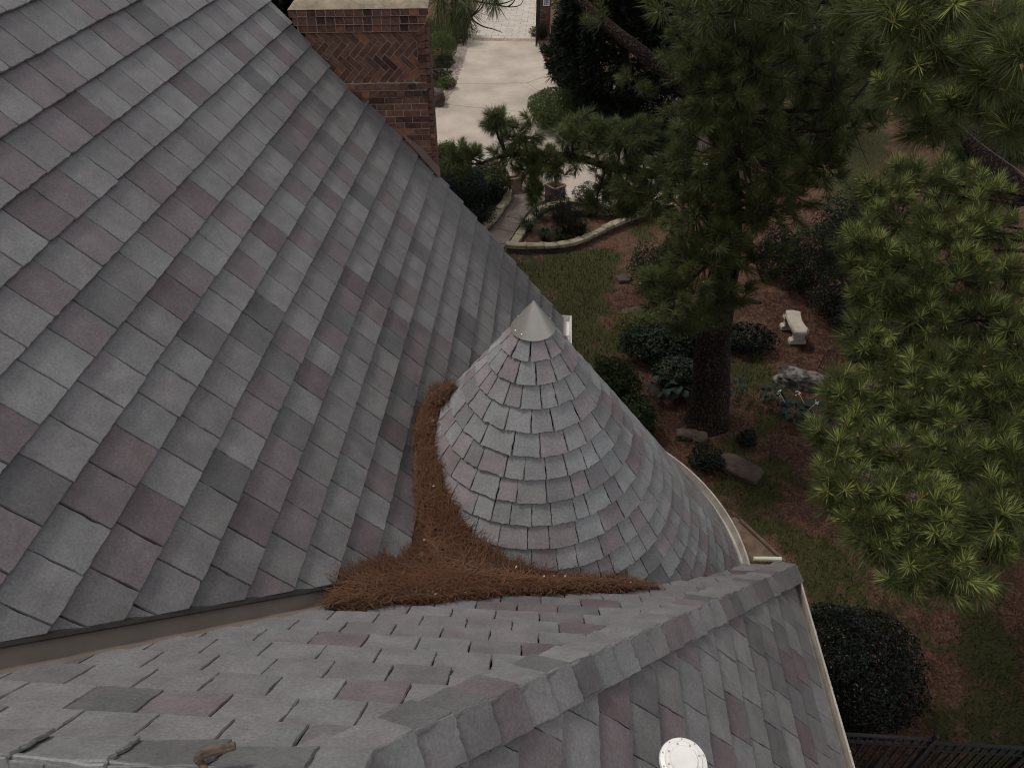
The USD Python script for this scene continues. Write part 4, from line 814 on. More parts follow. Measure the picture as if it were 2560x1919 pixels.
for (x0, lab, plq) in ((-0.93, 'brick gate pillar with a white keypad plate', True), (-4.95, 'brick gate pillar at the left end of the gate behind the drooping branch', False)):
    GP = Thing('gate_pillar', lab, 'pillar', (x0 + .27, 36.55, 0)); m = MB(); m.box((x0 + .012, 36.312, -0.05), (x0 + .528, 36.828, 1.95)); obj('core', m.mesh(), M['mortar'], GP)
    z = 0.0; i = 0
    while z < 1.9:
        x = x0 - 0.1 * (i % 2)
        while x < x0 + 0.53:
            a, e = max(x, x0), min(x + 0.2, x0 + 0.54)
            if e - a > .03:
                for yf in (36.3, 36.78):
                    v, f = bevel_slab(sbox(a + .005, z + .005, e - .005, z + .07), 0, 0.06, 0.004)
                    if yf < 36.5: v = np.c_[v[:, 0], yf + 0.06 - v[:, 2], v[:, 1]]; f = f[:, ::-1]
                    else: v = np.c_[v[:, 0], yf + v[:, 2], v[:, 1]]
                    obj('brick', (v, f), BR[int(rng.choice(5, p=bw))] if z > 0.9 or True else None, GP)
            x += 0.2
        z += 0.075; i += 1
    obj('cap', bevel_slab(sbox(x0 - .05, 36.25, x0 + .59, 36.89), 1.95, 2.05, 0.03), M['capstone'], GP)
    if plq:
        m = MB(); m.box((x0 + .2, 36.27, 1.36), (x0 + .48, 36.302, 1.66)); pq = obj('keypad_plate', m.mesh(), M['plaque'], GP)
        for a in range(3):
            for b_ in range(3):
                m = MB(); m.box((x0 + .235 + a * .073, 36.262, 1.395 + b_ * .08), (x0 + .298 + a * .073, 36.275, 1.462 + b_ * .08)); obj('key', m.mesh(), M['plaque_dark'], pq)
# grey cable
P0, P1 = DP(2318, 226, 9.0), DP(2560, 436, 8.2); m = MB(); m.tube(bez([P0, (P0 + P1) / 2 - [0, 0, .06], P1], 14), 0.0035, 5); obj('cable', m.mesh(), M['cable'], None, label='thin grey cable slanting down to the right behind the near pine', cat='cable')

# ------------------------------------------------------------------ vegetation builders
def needles(P, ax, L, nn, w, rng, spread=1.0, droop=0.05, back=0.11):
    """bottle-brush shoots: nn needles around the tip of each shoot P pointing along ax"""
    n = len(P); P = np.repeat(P, nn, 0); ax = np.repeat(unit(ax), nn, 0); L = np.repeat(L, nn) * rng.uniform(0.7, 1.08, n * nn)
    u = rng.uniform(0, 1, n * nn) ** 0.8; a = unit(np.cross(ax, rng.normal(size=(n * nn, 3)))); th = (0.15 + 0.75 * u + rng.normal(0, 0.22, n * nn)).clip(0.04, 1.3) * spread * 1.35
    d = ax * np.cos(th)[:, None] + a * np.sin(th)[:, None]; b = P - ax * (u * back)[:, None]; s = unit(np.cross(d, rng.normal(size=(n * nn, 3)))) * (w / 2)
    mid = b + d * (L * 0.55)[:, None]; tip = b + d * L[:, None] - np.array([0, 0, 1.0]) * (L * droop)[:, None]; mid = mid - np.array([0, 0, 1.0]) * (L * droop * 0.2)[:, None]
    v = np.stack([b - s * .8, b + s * .8, mid + s, mid - s, tip], 1).reshape(-1, 3); k = np.arange(n * nn)[:, None] * 5
    return v, np.concatenate([k + np.array([[0, 1, 2]]), k + np.array([[0, 2, 3]]), k + np.array([[3, 2, 4]])])
def leaves(P, nrm, size, rng, aspect=0.45, fold=0.15):
    """folded leaf blades (4 triangles) with random heading around the normal nrm"""
    n = len(P); d = unit(np.cross(nrm, rng.normal(size=(n, 3)))); s = np.cross(d, nrm); L = size * rng.uniform(0.7, 1.25, n); L = L[:, None]
    base, tip, mid = P - d * L * .5, P + d * L * .5 - nrm * L * .12, P + nrm * L * fold * .3
    v = np.stack([base, mid + s * L * aspect * .5 + nrm * L * fold, tip, mid - s * L * aspect * .5 + nrm * L * fold, mid], 1).reshape(-1, 3); k = np.arange(n)[:, None] * 5
    return v, np.concatenate([k + np.array([[0, 4, 1]]), k + np.array([[1, 4, 2]]), k + np.array([[2, 4, 3]]), k + np.array([[3, 4, 0]])])
def blob_points(C, R, n, rng, shell=0.5):
    d = unit(rng.normal(size=(n, 3))); r = rng.uniform(0, 1, n) ** shell; return C + d * r[:, None] * R, d
class Pine:
    def __init__(self, label, base, rng, needle, L=0.19, nn=80, w=0.0042, dens=1.0, young=0.4):
        self.dens, self.young = dens, young
        self.t = Thing('pine_tree', label, 'tree', base); self.rng, self.needle, self.L, self.nn, self.w = rng, needle, L, nn, w
        self.P, self.A, self.tw, self.bud, self.limbs = [], [], MB(), MB(), 0
    def trunk(self, path, rad, mat_='bark', n=60, sides=20):
        c = bez(path, n); r = np.interp(np.linspace(0, 1, n), np.linspace(0, 1, len(rad)), rad); m = MB().tube(c, r, sides); v, f = m.mesh()
        a = meshkit.fbm(np.c_[v[:, :2] * 7, v[:, 2] * 2.2], 4, 5) - 0.5; ctr = c[np.clip(np.arange(len(v)) // sides, 0, n - 1)]; o = v - ctr
        v = v + unit(o) * (a * 0.09 * np.linalg.norm(o, axis=1) * 2.2)[:, None]; self.axis = c; obj('trunk', (v, f), M[mat_], self.t, smooth=50); return c
    def limb(self, pts, r0, r1, n=14, mat_='bark_red'):
        c = bez(pts, n); m = MB().tube(c, np.linspace(r0, r1, n), 8); obj('limb', m.mesh(), M[mat_], self.t, smooth=60); return c
    def limb_to(self, C, r0=0.045, drop=0.35):
        d = np.linalg.norm(self.axis[:, :2] - C[:2], axis=1); z = C[2] - drop * 0 + 0.12 * d.min() - 0.1; k = int(np.argmin(np.abs(self.axis[:, 2] - (C[2] - 0.18 * d.min() + 0.2)))); A = self.axis[k]
        mid = (A + C) / 2 + np.array([0, 0, 0.06 * np.linalg.norm(A - C)]) + self.rng.normal(0, 0.08, 3); return self.limb([A, mid, C], r0, 0.014)
    def blob(self, C, R, n, limb=True, up=0.35, r0=0.045, start=None):
        C = np.asarray(C, float); R = np.broadcast_to(R, 3)
        if limb: self.limb_to(C, r0)
        n = int(n * self.dens); P, d = blob_points(C, R * 1.05, n, self.rng, 0.42); ax = unit(d * 0.75 + np.array([0, 0, up]) + self.rng.normal(0, 0.35, (n, 3)))
        self.P.append(P); self.A.append(ax)
        for p, a in zip(P, ax):
            s = C + (p - C) * 0.25; self.tw.tube([s, (s + p) / 2 - [0, 0, .03] - a * .04, p - a * .08, p], [0.011, 0.009, 0.007, 0.006], 4, cap=False)
        return self
    def along(self, path, n, spread, side=(0, 0, 0.2), tw=True):
        """shoots set along a limb"""
        path = np.asarray(path); t = self.rng.uniform(0, len(path) - 1.01, n); i = t.astype(int); b = path[i] + (path[i + 1] - path[i]) * (t - i)[:, None]
        P = b + self.rng.normal(0, 1, (n, 3)) * spread; ax = unit((P - b) + np.array(side) + self.rng.normal(0, 0.1, (n, 3))); self.P.append(P); self.A.append(ax)
        for s, p, a in zip(b, P, ax): self.tw.tube([s, (s + p) / 2, p], [0.01, 0.008, 0.006], 4, cap=False)
    def done(self, buds=True):
        P, A = np.vstack(self.P), np.vstack(self.A); n = len(P); L = self.L * self.rng.uniform(0.75, 1.1, n)
        v, f = needles(P, A, L, self.nn, self.w, self.rng); obj('crown', (v, f), M[self.needle], self.t)
        sel = (A[:, 2] > 0.25) & (self.rng.uniform(0, 1, n) < self.young)
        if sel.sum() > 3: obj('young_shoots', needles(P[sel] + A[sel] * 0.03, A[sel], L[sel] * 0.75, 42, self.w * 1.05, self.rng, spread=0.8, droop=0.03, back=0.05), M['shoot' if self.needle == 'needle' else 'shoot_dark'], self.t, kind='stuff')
        if buds:
            for p, a in zip(P, A):
                c = trimesh.creation.cone(radius=0.013, height=0.05, sections=5); c.apply_transform(trimesh.geometry.align_vectors([0, 0, 1], a)); c.apply_translation(p); self.bud.tm(c)
            obj('buds', self.bud.mesh(), M['bud'], self.t, kind='stuff')
        obj('twigs', self.tw.mesh(), M['twig'], self.t, kind='stuff')
def scale_at(P): return ((np.asarray(P) - CAM) @ FWD) / FPX

# big pine in the middle of the garden
rng = np.random.default_rng(61)
b0 = G(1768, 1050); YM = b0[1] + 0.35
T = Pine('tall pine with thick furrowed trunk standing in the straw bed left of the bench', b0, rng, 'needle_dark', L=0.22, nn=90, w=0.0065, dens=2.1)
tp = [b0 - [0, 0, .15], b0 + [0.0, 0.1, 0.25]] + [AY(x, y, YM) for x, y in ((1786, 832), (1806, 700), (1822, 600), (1820, 460), (1808, 350), (1800, 230), (1790, 100))]; tp += [tp[-1] + [-.1, .1, 2.0], tp[-1] + [-.1, .3, 5.0]]
T.trunk(tp, [0.46, 0.38, 0.30, 0.25, 0.205, 0.175, 0.155, 0.15, 0.135, 0.11, 0.05], n=110, sides=28)
for (x, y, yy_, rx, ry, n) in ((1690, 745, 9.4, 85, 75, 20), (1760, 790, 9.5, 60, 40, 8), (1830, 730, 9.7, 60, 45, 9), (1700, 820, 9.6, 40, 25, 4), (1640, 700, 9.6, 40, 45, 7), (1800, 600, 9.6, 70, 50, 14), (1760, 470, 9.9, 60, 60, 14), (1760, 655, 9.7, 120, 70, 22), (1885, 650, 10.2, 75, 65, 13), (1740, 545, 10.0, 100, 80, 24), (1890, 520, 10.3, 120, 95, 30), (1960, 470, 11.2, 90, 90, 18), (1850, 395, 10.1, 170, 100, 48), (1950, 330, 11, 120, 100, 28),
                               (1770, 240, 10.2, 110, 110, 34), (1880, 180, 10.0, 130, 110, 36), (1990, 190, 11.0, 110, 100, 26), (1740, 110, 10.6, 90, 80, 20), (1850, 60, 10.2, 150, 80, 30), (1690, 420, 10.8, 70, 60, 14), (2040, 320, 11.5, 90, 120, 20), (1715, 640, 10.5, 60, 50, 8), (2090, 230, 10.6, 70, 70, 12), (2110, 330, 10.4, 55, 50, 8), (2060, 420, 10.4, 60, 50, 8), (2170, 280, 10.8, 50, 40, 6), (2060, 60, 10.6, 110, 80, 18)):
    C = AY(x, y, yy_); s = scale_at(C); T.blob(C, (rx * s, 0.5 * (rx + ry) * s, ry * s), n, r0=0.05)
for (x, y, yy_, n) in ((1700, 25, 8.2, 5), (1810, 40, 8.3, 7), (1950, 55, 8.4, 8), (2000, 10, 8.2, 6), (1890, -20, 8.2, 8), (1760, -30, 8.4, 6)):
    C = AY(x, y, yy_); T.blob(C, (0.35, 0.35, 0.2), n, r0=0.03, up=0.1)
for k in range(8):
    a = rng.uniform(0, 6.28); zz = rng.uniform(7.6, 12.5); r_ = rng.uniform(0.6, 2.6) * (1 - (zz - 7.6) / 8); T.blob(T.axis[-1] * [1, 1, 0] + [r_ * math.cos(a), r_ * math.sin(a) + .3, zz], (0.9, 0.9, 0.6), 16, r0=0.05)
for (x, y, z) in ((0.6, 11.6, 8.0), (1.3, 12.2, 8.4), (2.0, 11.6, 7.9), (1.0, 12.8, 9.0), (2.0, 12.9, 8.8), (0.0, 12.2, 8.6), (2.6, 12.0, 9.2), (0.3, 13.2, 9.4), (1.6, 11.2, 9.3)):
    T.blob([x, y, z], (0.8, 0.8, 0.4), 14, r0=0.05)
# leaning fork and the long limb reaching left over the driveway
T.limb([AY(1802, 300, YM), AY(1690, 200, YM + .5), AY(1600, 128, YM + 1.0), AY(1500, 48, YM + 1.6), AY(1430, -20, YM + 2)], 0.13, 0.07, n=20)
for (x, y, n) in ((1640, 170, 3), (1590, 205, 3), (1500, 60, 2)):
    C = AY(x, y, YM + 1.0); s = scale_at(C); T.blob(C, 45 * s, n, limb=False)
lp = [AY(x, y, yy_) for x, y, yy_ in ((1815, 450, YM), (1720, 442, 10.9), (1640, 436, 11.1), (1596, 430, 11.2), (1535, 421, 11.4), (1492, 408, 11.5), (1440, 392, 11.6), (1376, 385, 11.7), (1310, 384, 11.8), (1250, 392, 11.9), (1205, 408, 12.0))]
lim = T.limb(lp, 0.10, 0.025, n=40, mat_='bark'); T.along(lim[3:], 75, 0.13, side=(0, 0, 0.12))
for (x, y, yy_, rx, ry, n) in ((1560, 350, 11.6, 150, 55, 46), (1450, 330, 11.8, 80, 45, 18), (1590, 470, 10.9, 60, 45, 14), (1630, 500, 10.7, 60, 40, 12), (1560, 520, 11, 35, 25, 6), (1385, 412, 11.6, 45, 35, 10), (1338, 470, 11.6, 22, 56, 12), (1520, 465, 11.5, 45, 25, 9), (1330, 420, 11.8, 40, 35, 9), (1250, 310, 11.9, 38, 35, 9), (1235, 290, 11.9, 20, 15, 4), (1300, 340, 11.8, 50, 50, 12), (1140, 395, 12.0, 45, 40, 10), (1180, 385, 12, 25, 25, 5), (1490, 500, 11.4, 30, 30, 6), (1700, 350, 11.4, 80, 60, 20)):
    C = AY(x, y, yy_); s = scale_at(C); k = int(np.argmin(np.linalg.norm(lim - C, axis=1))); T.limb([lim[k], (lim[k] + C) / 2 + rng.normal(0, .05, 3), C], 0.025, 0.01, n=8); T.blob(C, (rx * s, .4 * (rx + ry) * s, ry * s), n, limb=False, up=0.15)
for (pts) in ([(1860, 250), (1920, 230), (2010, 170)], [(1830, 480), (1900, 450), (1990, 400), (2060, 360)], [(2190, 215), (2110, 160), (2020, 165), (1960, 180)], [(1830, 560), (1870, 600), (1920, 640)], [(2235, 140), (2150, 230), (2100, 300)]):
    T.limb([AY(x, y, YM + 0.2) for x, y in pts], 0.035, 0.012, n=12, mat_='twig')
for k in range(26):           # bare grey dead twigs
    x, y = rng.uniform(1900, 2200), rng.uniform(150, 360); C = AY(x, y, YM + rng.uniform(-.5, 1)); T.limb([C, C + rng.normal(0, .2, 3), C + rng.normal(0, .4, 3)], 0.009, 0.003, n=6, mat_='twig')
T.done()
def add_leaf_mass(): pass

# near pine at the right edge
rng = np.random.default_rng(67)
bR = np.array([7.9, 8.2, 0.0]); T = Pine('near pine with bright green needle tufts filling the right edge', bR, rng, 'needle', L=0.215, nn=115, w=0.0050, dens=3.2, young=0.6)
T.trunk([bR - [0, 0, .1], bR + [0, 0, .5], bR + [-.1, .05, 3], bR + [-.2, .1, 6], bR + [-.2, .1, 9], bR + [-.2, 0, 13]], [0.42, 0.36, 0.3, 0.25, 0.2, 0.08], n=60, sides=20)
near = ((2240, 560, 8.2, 110, 60, 16), (2170, 620, 8.0, 70, 60, 10), (2350, 590, 7.9, 100, 60, 14), (2460, 560, 7.9, 90, 60, 12), (2250, 690, 7.8, 100, 60, 16), (2400, 690, 7.6, 110, 60, 18), (2520, 690, 7.5, 60, 70, 10), (2190, 760, 7.9, 60, 60, 10), (2160, 830, 7.8, 45, 45, 6),
        (2290, 790, 7.6, 110, 60, 16), (2440, 800, 7.3, 110, 60, 16), (2540, 830, 7.1, 50, 70, 8), (2230, 900, 7.5, 100, 60, 14), (2370, 930, 7.1, 110, 60, 18), (2500, 940, 6.9, 80, 70, 14), (2110, 980, 7.4, 60, 50, 10), (2190, 1010, 7.3, 90, 50, 14), (2300, 1040, 7.0, 100, 50, 16), (2430, 1050, 6.8, 100, 60, 18), (2540, 1070, 6.7, 50, 60, 8),
        (2080, 1110, 7.0, 55, 45, 9), (2170, 1120, 6.9, 80, 50, 13), (2290, 1160, 6.7, 110, 55, 18), (2420, 1170, 6.5, 100, 60, 16), (2530, 1180, 6.4, 50, 60, 8), (2085, 1210, 6.7, 50, 40, 9), (2150, 1240, 6.5, 70, 50, 12), (2250, 1260, 6.4, 90, 50, 15), (2370, 1280, 6.2, 110, 50, 18), (2500, 1290, 6.1, 70, 60, 12), (2190, 1330, 6.3, 70, 40, 9), (2290, 1360, 6.1, 80, 40, 11), (2380, 1390, 6.0, 70, 45, 9), (2470, 1400, 6.0, 50, 45, 6), (2240, 1410, 6.2, 45, 30, 5), (2330, 1435, 6.1, 60, 28, 6),
        (2200, 470, 8.4, 60, 40, 8), (2300, 450, 8.4, 90, 40, 12), (2440, 470, 8.2, 70, 40, 10))
hub = {}
for (x, y, d, rx, ry, n) in near:
    C = DP(x, y, d); s = scale_at(C); k = int(y // 130); T.blob(C, (rx * s, 0.3 + 0.3 * rx * s, ry * s), int(n * 0.8), limb=False, up=0.55)
    A = hub.setdefault(k, np.array([6.3, 7.6 - 0.22 * k, C[2] + 0.1])); T.limb([A, (A + C) / 2 + [0, 0, .08], C], 0.028, 0.01, n=8)
for k, A in hub.items():
    j = int(np.argmin(np.abs(T.axis[:, 2] - (A[2] - 0.25)))); T.limb([T.axis[j], (T.axis[j] + A) / 2 + [0, 0, .1], A], 0.07, 0.03, n=10)
for (x, y, d, rx, ry, n) in ((2260, 40, 4.6, 120, 60, 8), (2340, 10, 4.4, 80, 50, 7), (2330, 130, 5.2, 80, 50, 7), (2500, 60, 5.0, 60, 60, 6), (2540, 130, 4.6, 40, 60, 5), (2480, 190, 5.0, 60, 40, 5), (2440, 110, 5.6, 40, 40, 4), (2260, 210, 6.2, 60, 50, 7), (2420, 260, 6.0, 70, 40, 6), (2540, 290, 5.2, 40, 50, 4), (2330, 300, 6.6, 80, 50, 7), (2200, 110, 6.6, 60, 60, 7), (2130, 30, 6.4, 60, 40, 7)):
    C = DP(x, y, d); s = scale_at(C); T.blob(C, (rx * s, .25, ry * s), n, limb=False, up=0.2); j = int(np.argmin(np.abs(T.axis[:, 2] - C[2]))); T.limb([T.axis[j], T.axis[j] * .4 + C * .6 + [0, 0, .15], C], 0.05, 0.012, n=12)
for k in range(60):           # the rest of its crown, around the trunk
    a = rng.uniform(0, 6.28); r_ = rng.uniform(0.7, 2.8); C = bR + [r_ * math.cos(a), r_ * math.sin(a), rng.uniform(3.2, 9.5)]
    if project(C)[0] > 2760: T.blob(C, (0.75, 0.75, 0.45), 8, r0=0.04)
T.limb([DP(2560, 500, 9.0), DP(2497, 442, 9.2), DP(2440, 350, 9.6), DP(2395, 270, 10.0), DP(2350, 150, 10.5)], 0.2, 0.12, n=18, mat_='bark')
for k in range(8):
    a = rng.uniform(0, 6.28); T.blob(bR + [1.6 * math.cos(a), 1.8 * math.sin(a) + .5, rng.uniform(8.8, 12)], (0.9, 0.9, 0.6), 14)
T.done()
for (x, y, d, lab) in ((2178, 962, 6.9, 'weathered open pine cone at the left tip of a near pine twig'), (2238, 1118, 6.5, 'open grey pine cone between lower needle tufts of the near pine'), (2170, 1190, 6.3, 'pale brown pine cone low on the left of the near pine'), (2283, 1240, 6.0, 'open pine cone hanging above the lowest tufts of the near pine'), (2345, 95, 5.6, 'dark pine cone at the top right among near needles'), (2385, 40, 5.6, 'pale brown pine cone near the upper edge of the picture')):
    pine_cone(DP(x, y, d), 0.045, np.array([-0.8, 0.1, -0.4]), lab, rng, mat_='cone')

# pine behind the chimney with the branch drooping over the gate
rng = np.random.default_rng(71)
bL = np.array([-6.4, 19.0, 0.0]); T = Pine('dark pine behind the chimney whose drooping branch hangs over the gravel border', bL, rng, 'needle_dark', L=0.36, nn=80, w=0.006)
T.trunk([bL - [0, 0, .1], bL + [0, 0, .5], bL + [0, 0, 4], bL + [.1, 0, 8], bL + [.1, 0, 13]], [0.4, 0.34, 0.28, 0.2, 0.06])
bp = [bL + [0, 0, 8.6], AY(1090, -70, 14.0), AY(1150, -30, 12.0), AY(1176, 20, 10.6), AY(1172, 40, 10.3)]; T.limb(bp, 0.06, 0.018, n=16, mat_='twig')
t0 = bp[-1]
for (x, y) in ((1172, 42), (1160, 30), (1140, 15), (1110, 5), (1095, 25), (1236, 14), (1215, -10), (1180, -5), (1130, 45), (1240, -15), (1105, -15)):
    C = AY(x, y, 10.3); T.P.append(C[None]); T.A.append(unit(np.array([[0.15, -0.25, -1.0]]) + rng.normal(0, .25, (1, 3)))); T.tw.tube([C + [0, .1, .35], C + [0, .05, .15], C], [0.012, 0.01, 0.007], 5)
for pts in ([(1178, 48), (1206, 66), (1232, 73), (1256, 82)], [(1180, 40), (1196, 22), (1205, 5), (1212, -10)], [(1176, 44), (1200, 25), (1214, 3), (1222, -15)], [(1182, 2), (1210, 8), (1240, 12), (1270, 18), (1300, 14), (1310, -5)], [(1240, 12), (1262, 8), (1285, 0)], [(1270, 18), (1282, 8), (1292, -8)]):
    T.limb([AY(x, y, 10.3) for x, y in pts], 0.011, 0.004, n=12, mat_='twig')
for k in range(22):
    a = rng.uniform(0, 6.28); zz = rng.uniform(3.5, 12); r_ = rng.uniform(0.8, 3.0); T.blob(bL + [r_ * math.cos(a), r_ * math.sin(a), zz], (1.0, 1.0, 0.6), 14)
T.done(buds=False)

rng = np.random.default_rng(72)
bB = np.array([8.6, 15.5, 0.0]); T = Pine('dark pine standing back at the upper right behind the lawn strip', bB, rng, 'needle_dark', L=0.22, nn=80, w=0.007, dens=2.4)
T.trunk([bB - [0, 0, .1], bB + [0, 0, .5], bB + [0, 0, 4], bB + [-.1, 0, 8], bB + [-.1, 0, 13]], [0.42, 0.34, 0.28, 0.2, 0.06])
for (x, y, d, rx, ry, n) in ((2180, 170, 13.5, 80, 70, 16), (2280, 190, 12.5, 90, 70, 18), (2230, 260, 12.5, 80, 50, 12), (2380, 210, 12, 90, 70, 18), (2480, 250, 11, 80, 70, 18), (2350, 320, 11.5, 70, 40, 10), (2540, 180, 11, 50, 80, 12), (2520, 360, 10.5, 60, 50, 12), (2110, 110, 14, 70, 60, 12), (2190, 40, 13.5, 90, 60, 16), (2300, 60, 12.5, 90, 70, 16), (2420, 60, 12, 90, 70, 16), (2530, 40, 12, 60, 70, 12), (2440, 390, 10.5, 60, 35, 10), (2080, 250, 13.5, 60, 70, 10)):
    C = DP(x, y, d); s = scale_at(C); T.blob(C, (rx * s, 0.5 * (rx + ry) * s, ry * s), n, r0=0.05)
for k in range(14):
    a = rng.uniform(0, 6.28); zz = rng.uniform(8, 12.5); r_ = rng.uniform(0.6, 2.2); T.blob(bB + [r_ * math.cos(a), r_ * math.sin(a), zz], (0.9, 0.9, 0.6), 10)
T.done(buds=False)

# conifers with scale-like sprays
def cedar(label, P, h, r, n, rng, zlow=0.6, mat_='cedar', lean=(0, 0)):
    t = Thing('cedar_tree', label, 'tree', P); m = MB().tube([P - [0, 0, .1], P + [lean[0] * .3, lean[1] * .3, h * .4], P + [*lean, h * 0.97]], [0.2, 0.13, 0.03], 10); obj('trunk', m.mesh(), M['bark'], t, smooth=True)
    zz = rng.uniform(0, 1, n) ** 0.8; a = rng.uniform(0, 6.283, n); prof = (1 - zz) ** 0.75 * np.clip(zz / 0.12, 0.35, 1)
    lump = 0.62 + 0.7 * meshkit.fbm(np.c_[np.cos(a) * 2.4, np.sin(a) * 2.4, zz * 6], 3, 9); rr = r * prof * lump * rng.uniform(0.55, 1.0, n) ** 0.5
    C = P + np.stack([rr * np.cos(a), rr * np.sin(a), zlow + zz * (h - zlow)], -1) + np.c_[np.outer(zz, lean), np.zeros(n)]; out = unit(np.stack([np.cos(a), np.sin(a), np.full(n, 0.35)], -1) + rng.normal(0, .35, (n, 3)))
    v, f = needles(C, out, np.full(n, 0.24) * rng.uniform(0.7, 1.3, n), 18, 0.03, rng, spread=0.85, droop=0.1, back=0.22); obj('crown', (v, f), M[mat_], t)
    b = MB()
    for k in range(0, n, max(1, n // 70)): b.tube([P + [0, 0, max(.3, C[k][2] - P[2] - .3)], C[k]], [0.03, 0.008], 4, cap=False)
    obj('limbs', b.mesh(), M['twig'], t, kind='stuff')
    return t
rng = np.random.default_rng(73)
cedar('big dark cedar right of the driveway in front of the gate pillar', np.array([2.2, 25.5, 0]), 9.0, 3.1, 9500, rng, zlow=0.9)
cedar('dark conifer standing behind and right of the big cedar', np.array([5.7, 26.5, 0]), 10.0, 3.2, 9000, rng, zlow=0.3)
cedar('dark conifer far right behind the pine limbs beside the iron fence', np.array([11.0, 31.0, 0]), 9.0, 2.6, 4000, rng)
cedar('dark conifer at the far right corner behind the near pine', np.array([15.5, 24.0, 0]), 8.0, 2.6, 4000, rng)
cedar('dark conifer rising left of the chimney behind the roof edge', np.array([-5.2, 15.0, 0]), 10.5, 2.0, 3000, rng)

def shrub(label, P, R, n, leaf, mat_, rng, name='shrub', aspect=0.5, shell=0.25, lump=0.35, stems=7, up=0.0, cat='shrub', group=None, inner=True):
    """leaves spread through an uneven ellipsoid crown on a few stems"""
    P = np.asarray(P, float); R = np.broadcast_to(R, 3).astype(float); t = Thing(name, label, cat, P, group=group); C = P + [0, 0, R[2] * 0.92]
    d = unit(rng.normal(size=(n, 3))); k = 1 - lump / 2 + lump * 1.6 * (meshkit.fbm(d * 2.1 + P, 3, 4) - 0.3); r = rng.uniform(0, 1, n) ** shell
    X = C + d * R * (r * k)[:, None]; X[:, 2] = np.maximum(X[:, 2], P[2] + 0.03)
    nr = unit(d + rng.normal(0, 0.55, (n, 3)) + [0, 0, up + .25]); v, f = leaves(X, nr, leaf, rng, aspect); obj('foliage', (v, f), M[mat_], t)
    m = MB()
    for i in range(stems):
        e = C + unit(rng.normal(size=3)) * R * 0.75; e[2] = max(e[2], P[2] + .15); m.tube([P + rng.normal(0, .04, 3) * [1, 1, 0], (P + e) / 2 + rng.normal(0, .03, 3), e], [0.018, 0.013, 0.006], 5)
    obj('stems', m.mesh(), M['twig'], t); return t
def clump(label, P, r, h, n, mat_, rng, w=0.014, name='grass_clump', cat='grass clump', group=None):
    """arching strap leaves"""
    P = np.asarray(P, float); t = Thing(name, label, cat, P, group=group); a = rng.uniform(0, 6.283, n); L = rng.uniform(0.6, 1.1, n) * h; o = np.stack([np.cos(a), np.sin(a), 0 * a], -1); b = P + o * rng.uniform(0, r * .25, (n, 1)); s = np.stack([-np.sin(a), np.cos(a), 0 * a], -1) * w / 2
    p1 = b + o * (r * .35 * rng.uniform(.4, 1, n))[:, None] + np.array([0, 0, 1]) * (L * .75)[:, None]; p2 = b + o * (r * rng.uniform(.5, 1.1, n))[:, None] + np.array([0, 0, 1]) * (L * .8)[:, None]
    v = np.stack([b - s, b + s, p1 + s, p1 - s, p2], 1).reshape(-1, 3); k = np.arange(n)[:, None] * 5
    obj('blades', (v, np.concatenate([k + np.array([[0, 1, 2]]), k + np.array([[0, 2, 3]]), k + np.array([[3, 2, 4]])])), M[mat_], t); return t
def hosta(label, P, r, n, rng, flowers=0):
    P = np.asarray(P, float); t = Thing('hosta', label, 'plant', P)
    for i in range(n):
        a = i * 2.39996 + rng.uniform(-.3, .3); k = 0.35 + 0.65 * ((i + .5) / n); L = rng.uniform(0.5, 0.7) * r; o = np.array([math.cos(a), math.sin(a), 0]); s = np.array([-math.sin(a), math.cos(a), 0]); h = 0.14 + 0.22 * (1 - k) + rng.uniform(0, .06)
        c0 = P + o * r * k * 0.45 + [0, 0, h]; pr = []
        for q, w, z in ((0, .03, 0), (.25, .26, .05), (.5, .33, .055), (.78, .2, .02), (1, 0.01, -.06)):
            cc = c0 + o * L * q + [0, 0, z]; pr += [cc - s * w * L + [0, 0, .025 * (w > .1)], cc, cc + s * w * L + [0, 0, .025 * (w > .1)]]
        f = []
        for q in range(4):
            for e in (0, 1): b_ = q * 3 + e; f += [[b_, b_ + 1, b_ + 4], [b_, b_ + 4, b_ + 3]]
        obj('leaf', (np.array(pr), np.array(f)), M['hostaleaf'], t)
        m = MB().tube([P, P + o * r * k * .25 + [0, 0, h * .7], c0], 0.006, 4); obj('stalk', m.mesh(), M['box_leaf'], t) if i % 4 == 0 else None
    for i in range(flowers):
        e = P + np.array([rng.uniform(-r, r), rng.uniform(-r, r) * .6, rng.uniform(.5, .62)]); m = MB().tube([P + rng.normal(0, .05, 3) * [1, 1, 0], e], 0.005, 4)
        for q in range(7): c = trimesh.creation.icosphere(0, 0.013); c.apply_translation(e + rng.normal(0, .03, 3)); m.tm(c)
        obj('flower_stalk', m.mesh(), M['flower'], t)
    return t
rng = np.random.default_rng(79)
S = shrub
S('dark shrub under the back pine at the end of the grey cable', [6.9, 12.6, 0], (0.9, 0.8, 0.7), 4000, 0.085, 'darkleaf', rng, aspect=0.35, lump=0.5)
S('dark shrub right of the lawn strip beneath the back pine', [7.6, 16.8, 0], (1.2, 1.0, 0.9), 5000, 0.09, 'darkleaf', rng, aspect=0.35, lump=0.5)
S('bright green hedge behind the iron fence right of the gate pillar', [2.6, 38.6, 0], (3.4, 0.8, 1.0), 9000, 0.13, 'box_leaf', rng, lump=0.3, name='hedge', cat='hedge')
S('dark shrub inside the iron fence right of the gate pillar', [0.9, 35.6, 0], (1.0, 0.8, 0.7), 4500, 0.11, 'darkleaf', rng, lump=0.3)
S('dark shrub on the right driveway edge before the big cedar', [0.75, 29.5, 0], (1.1, 1.5, 0.6), 5000, 0.11, 'laurel', rng, lump=0.3)
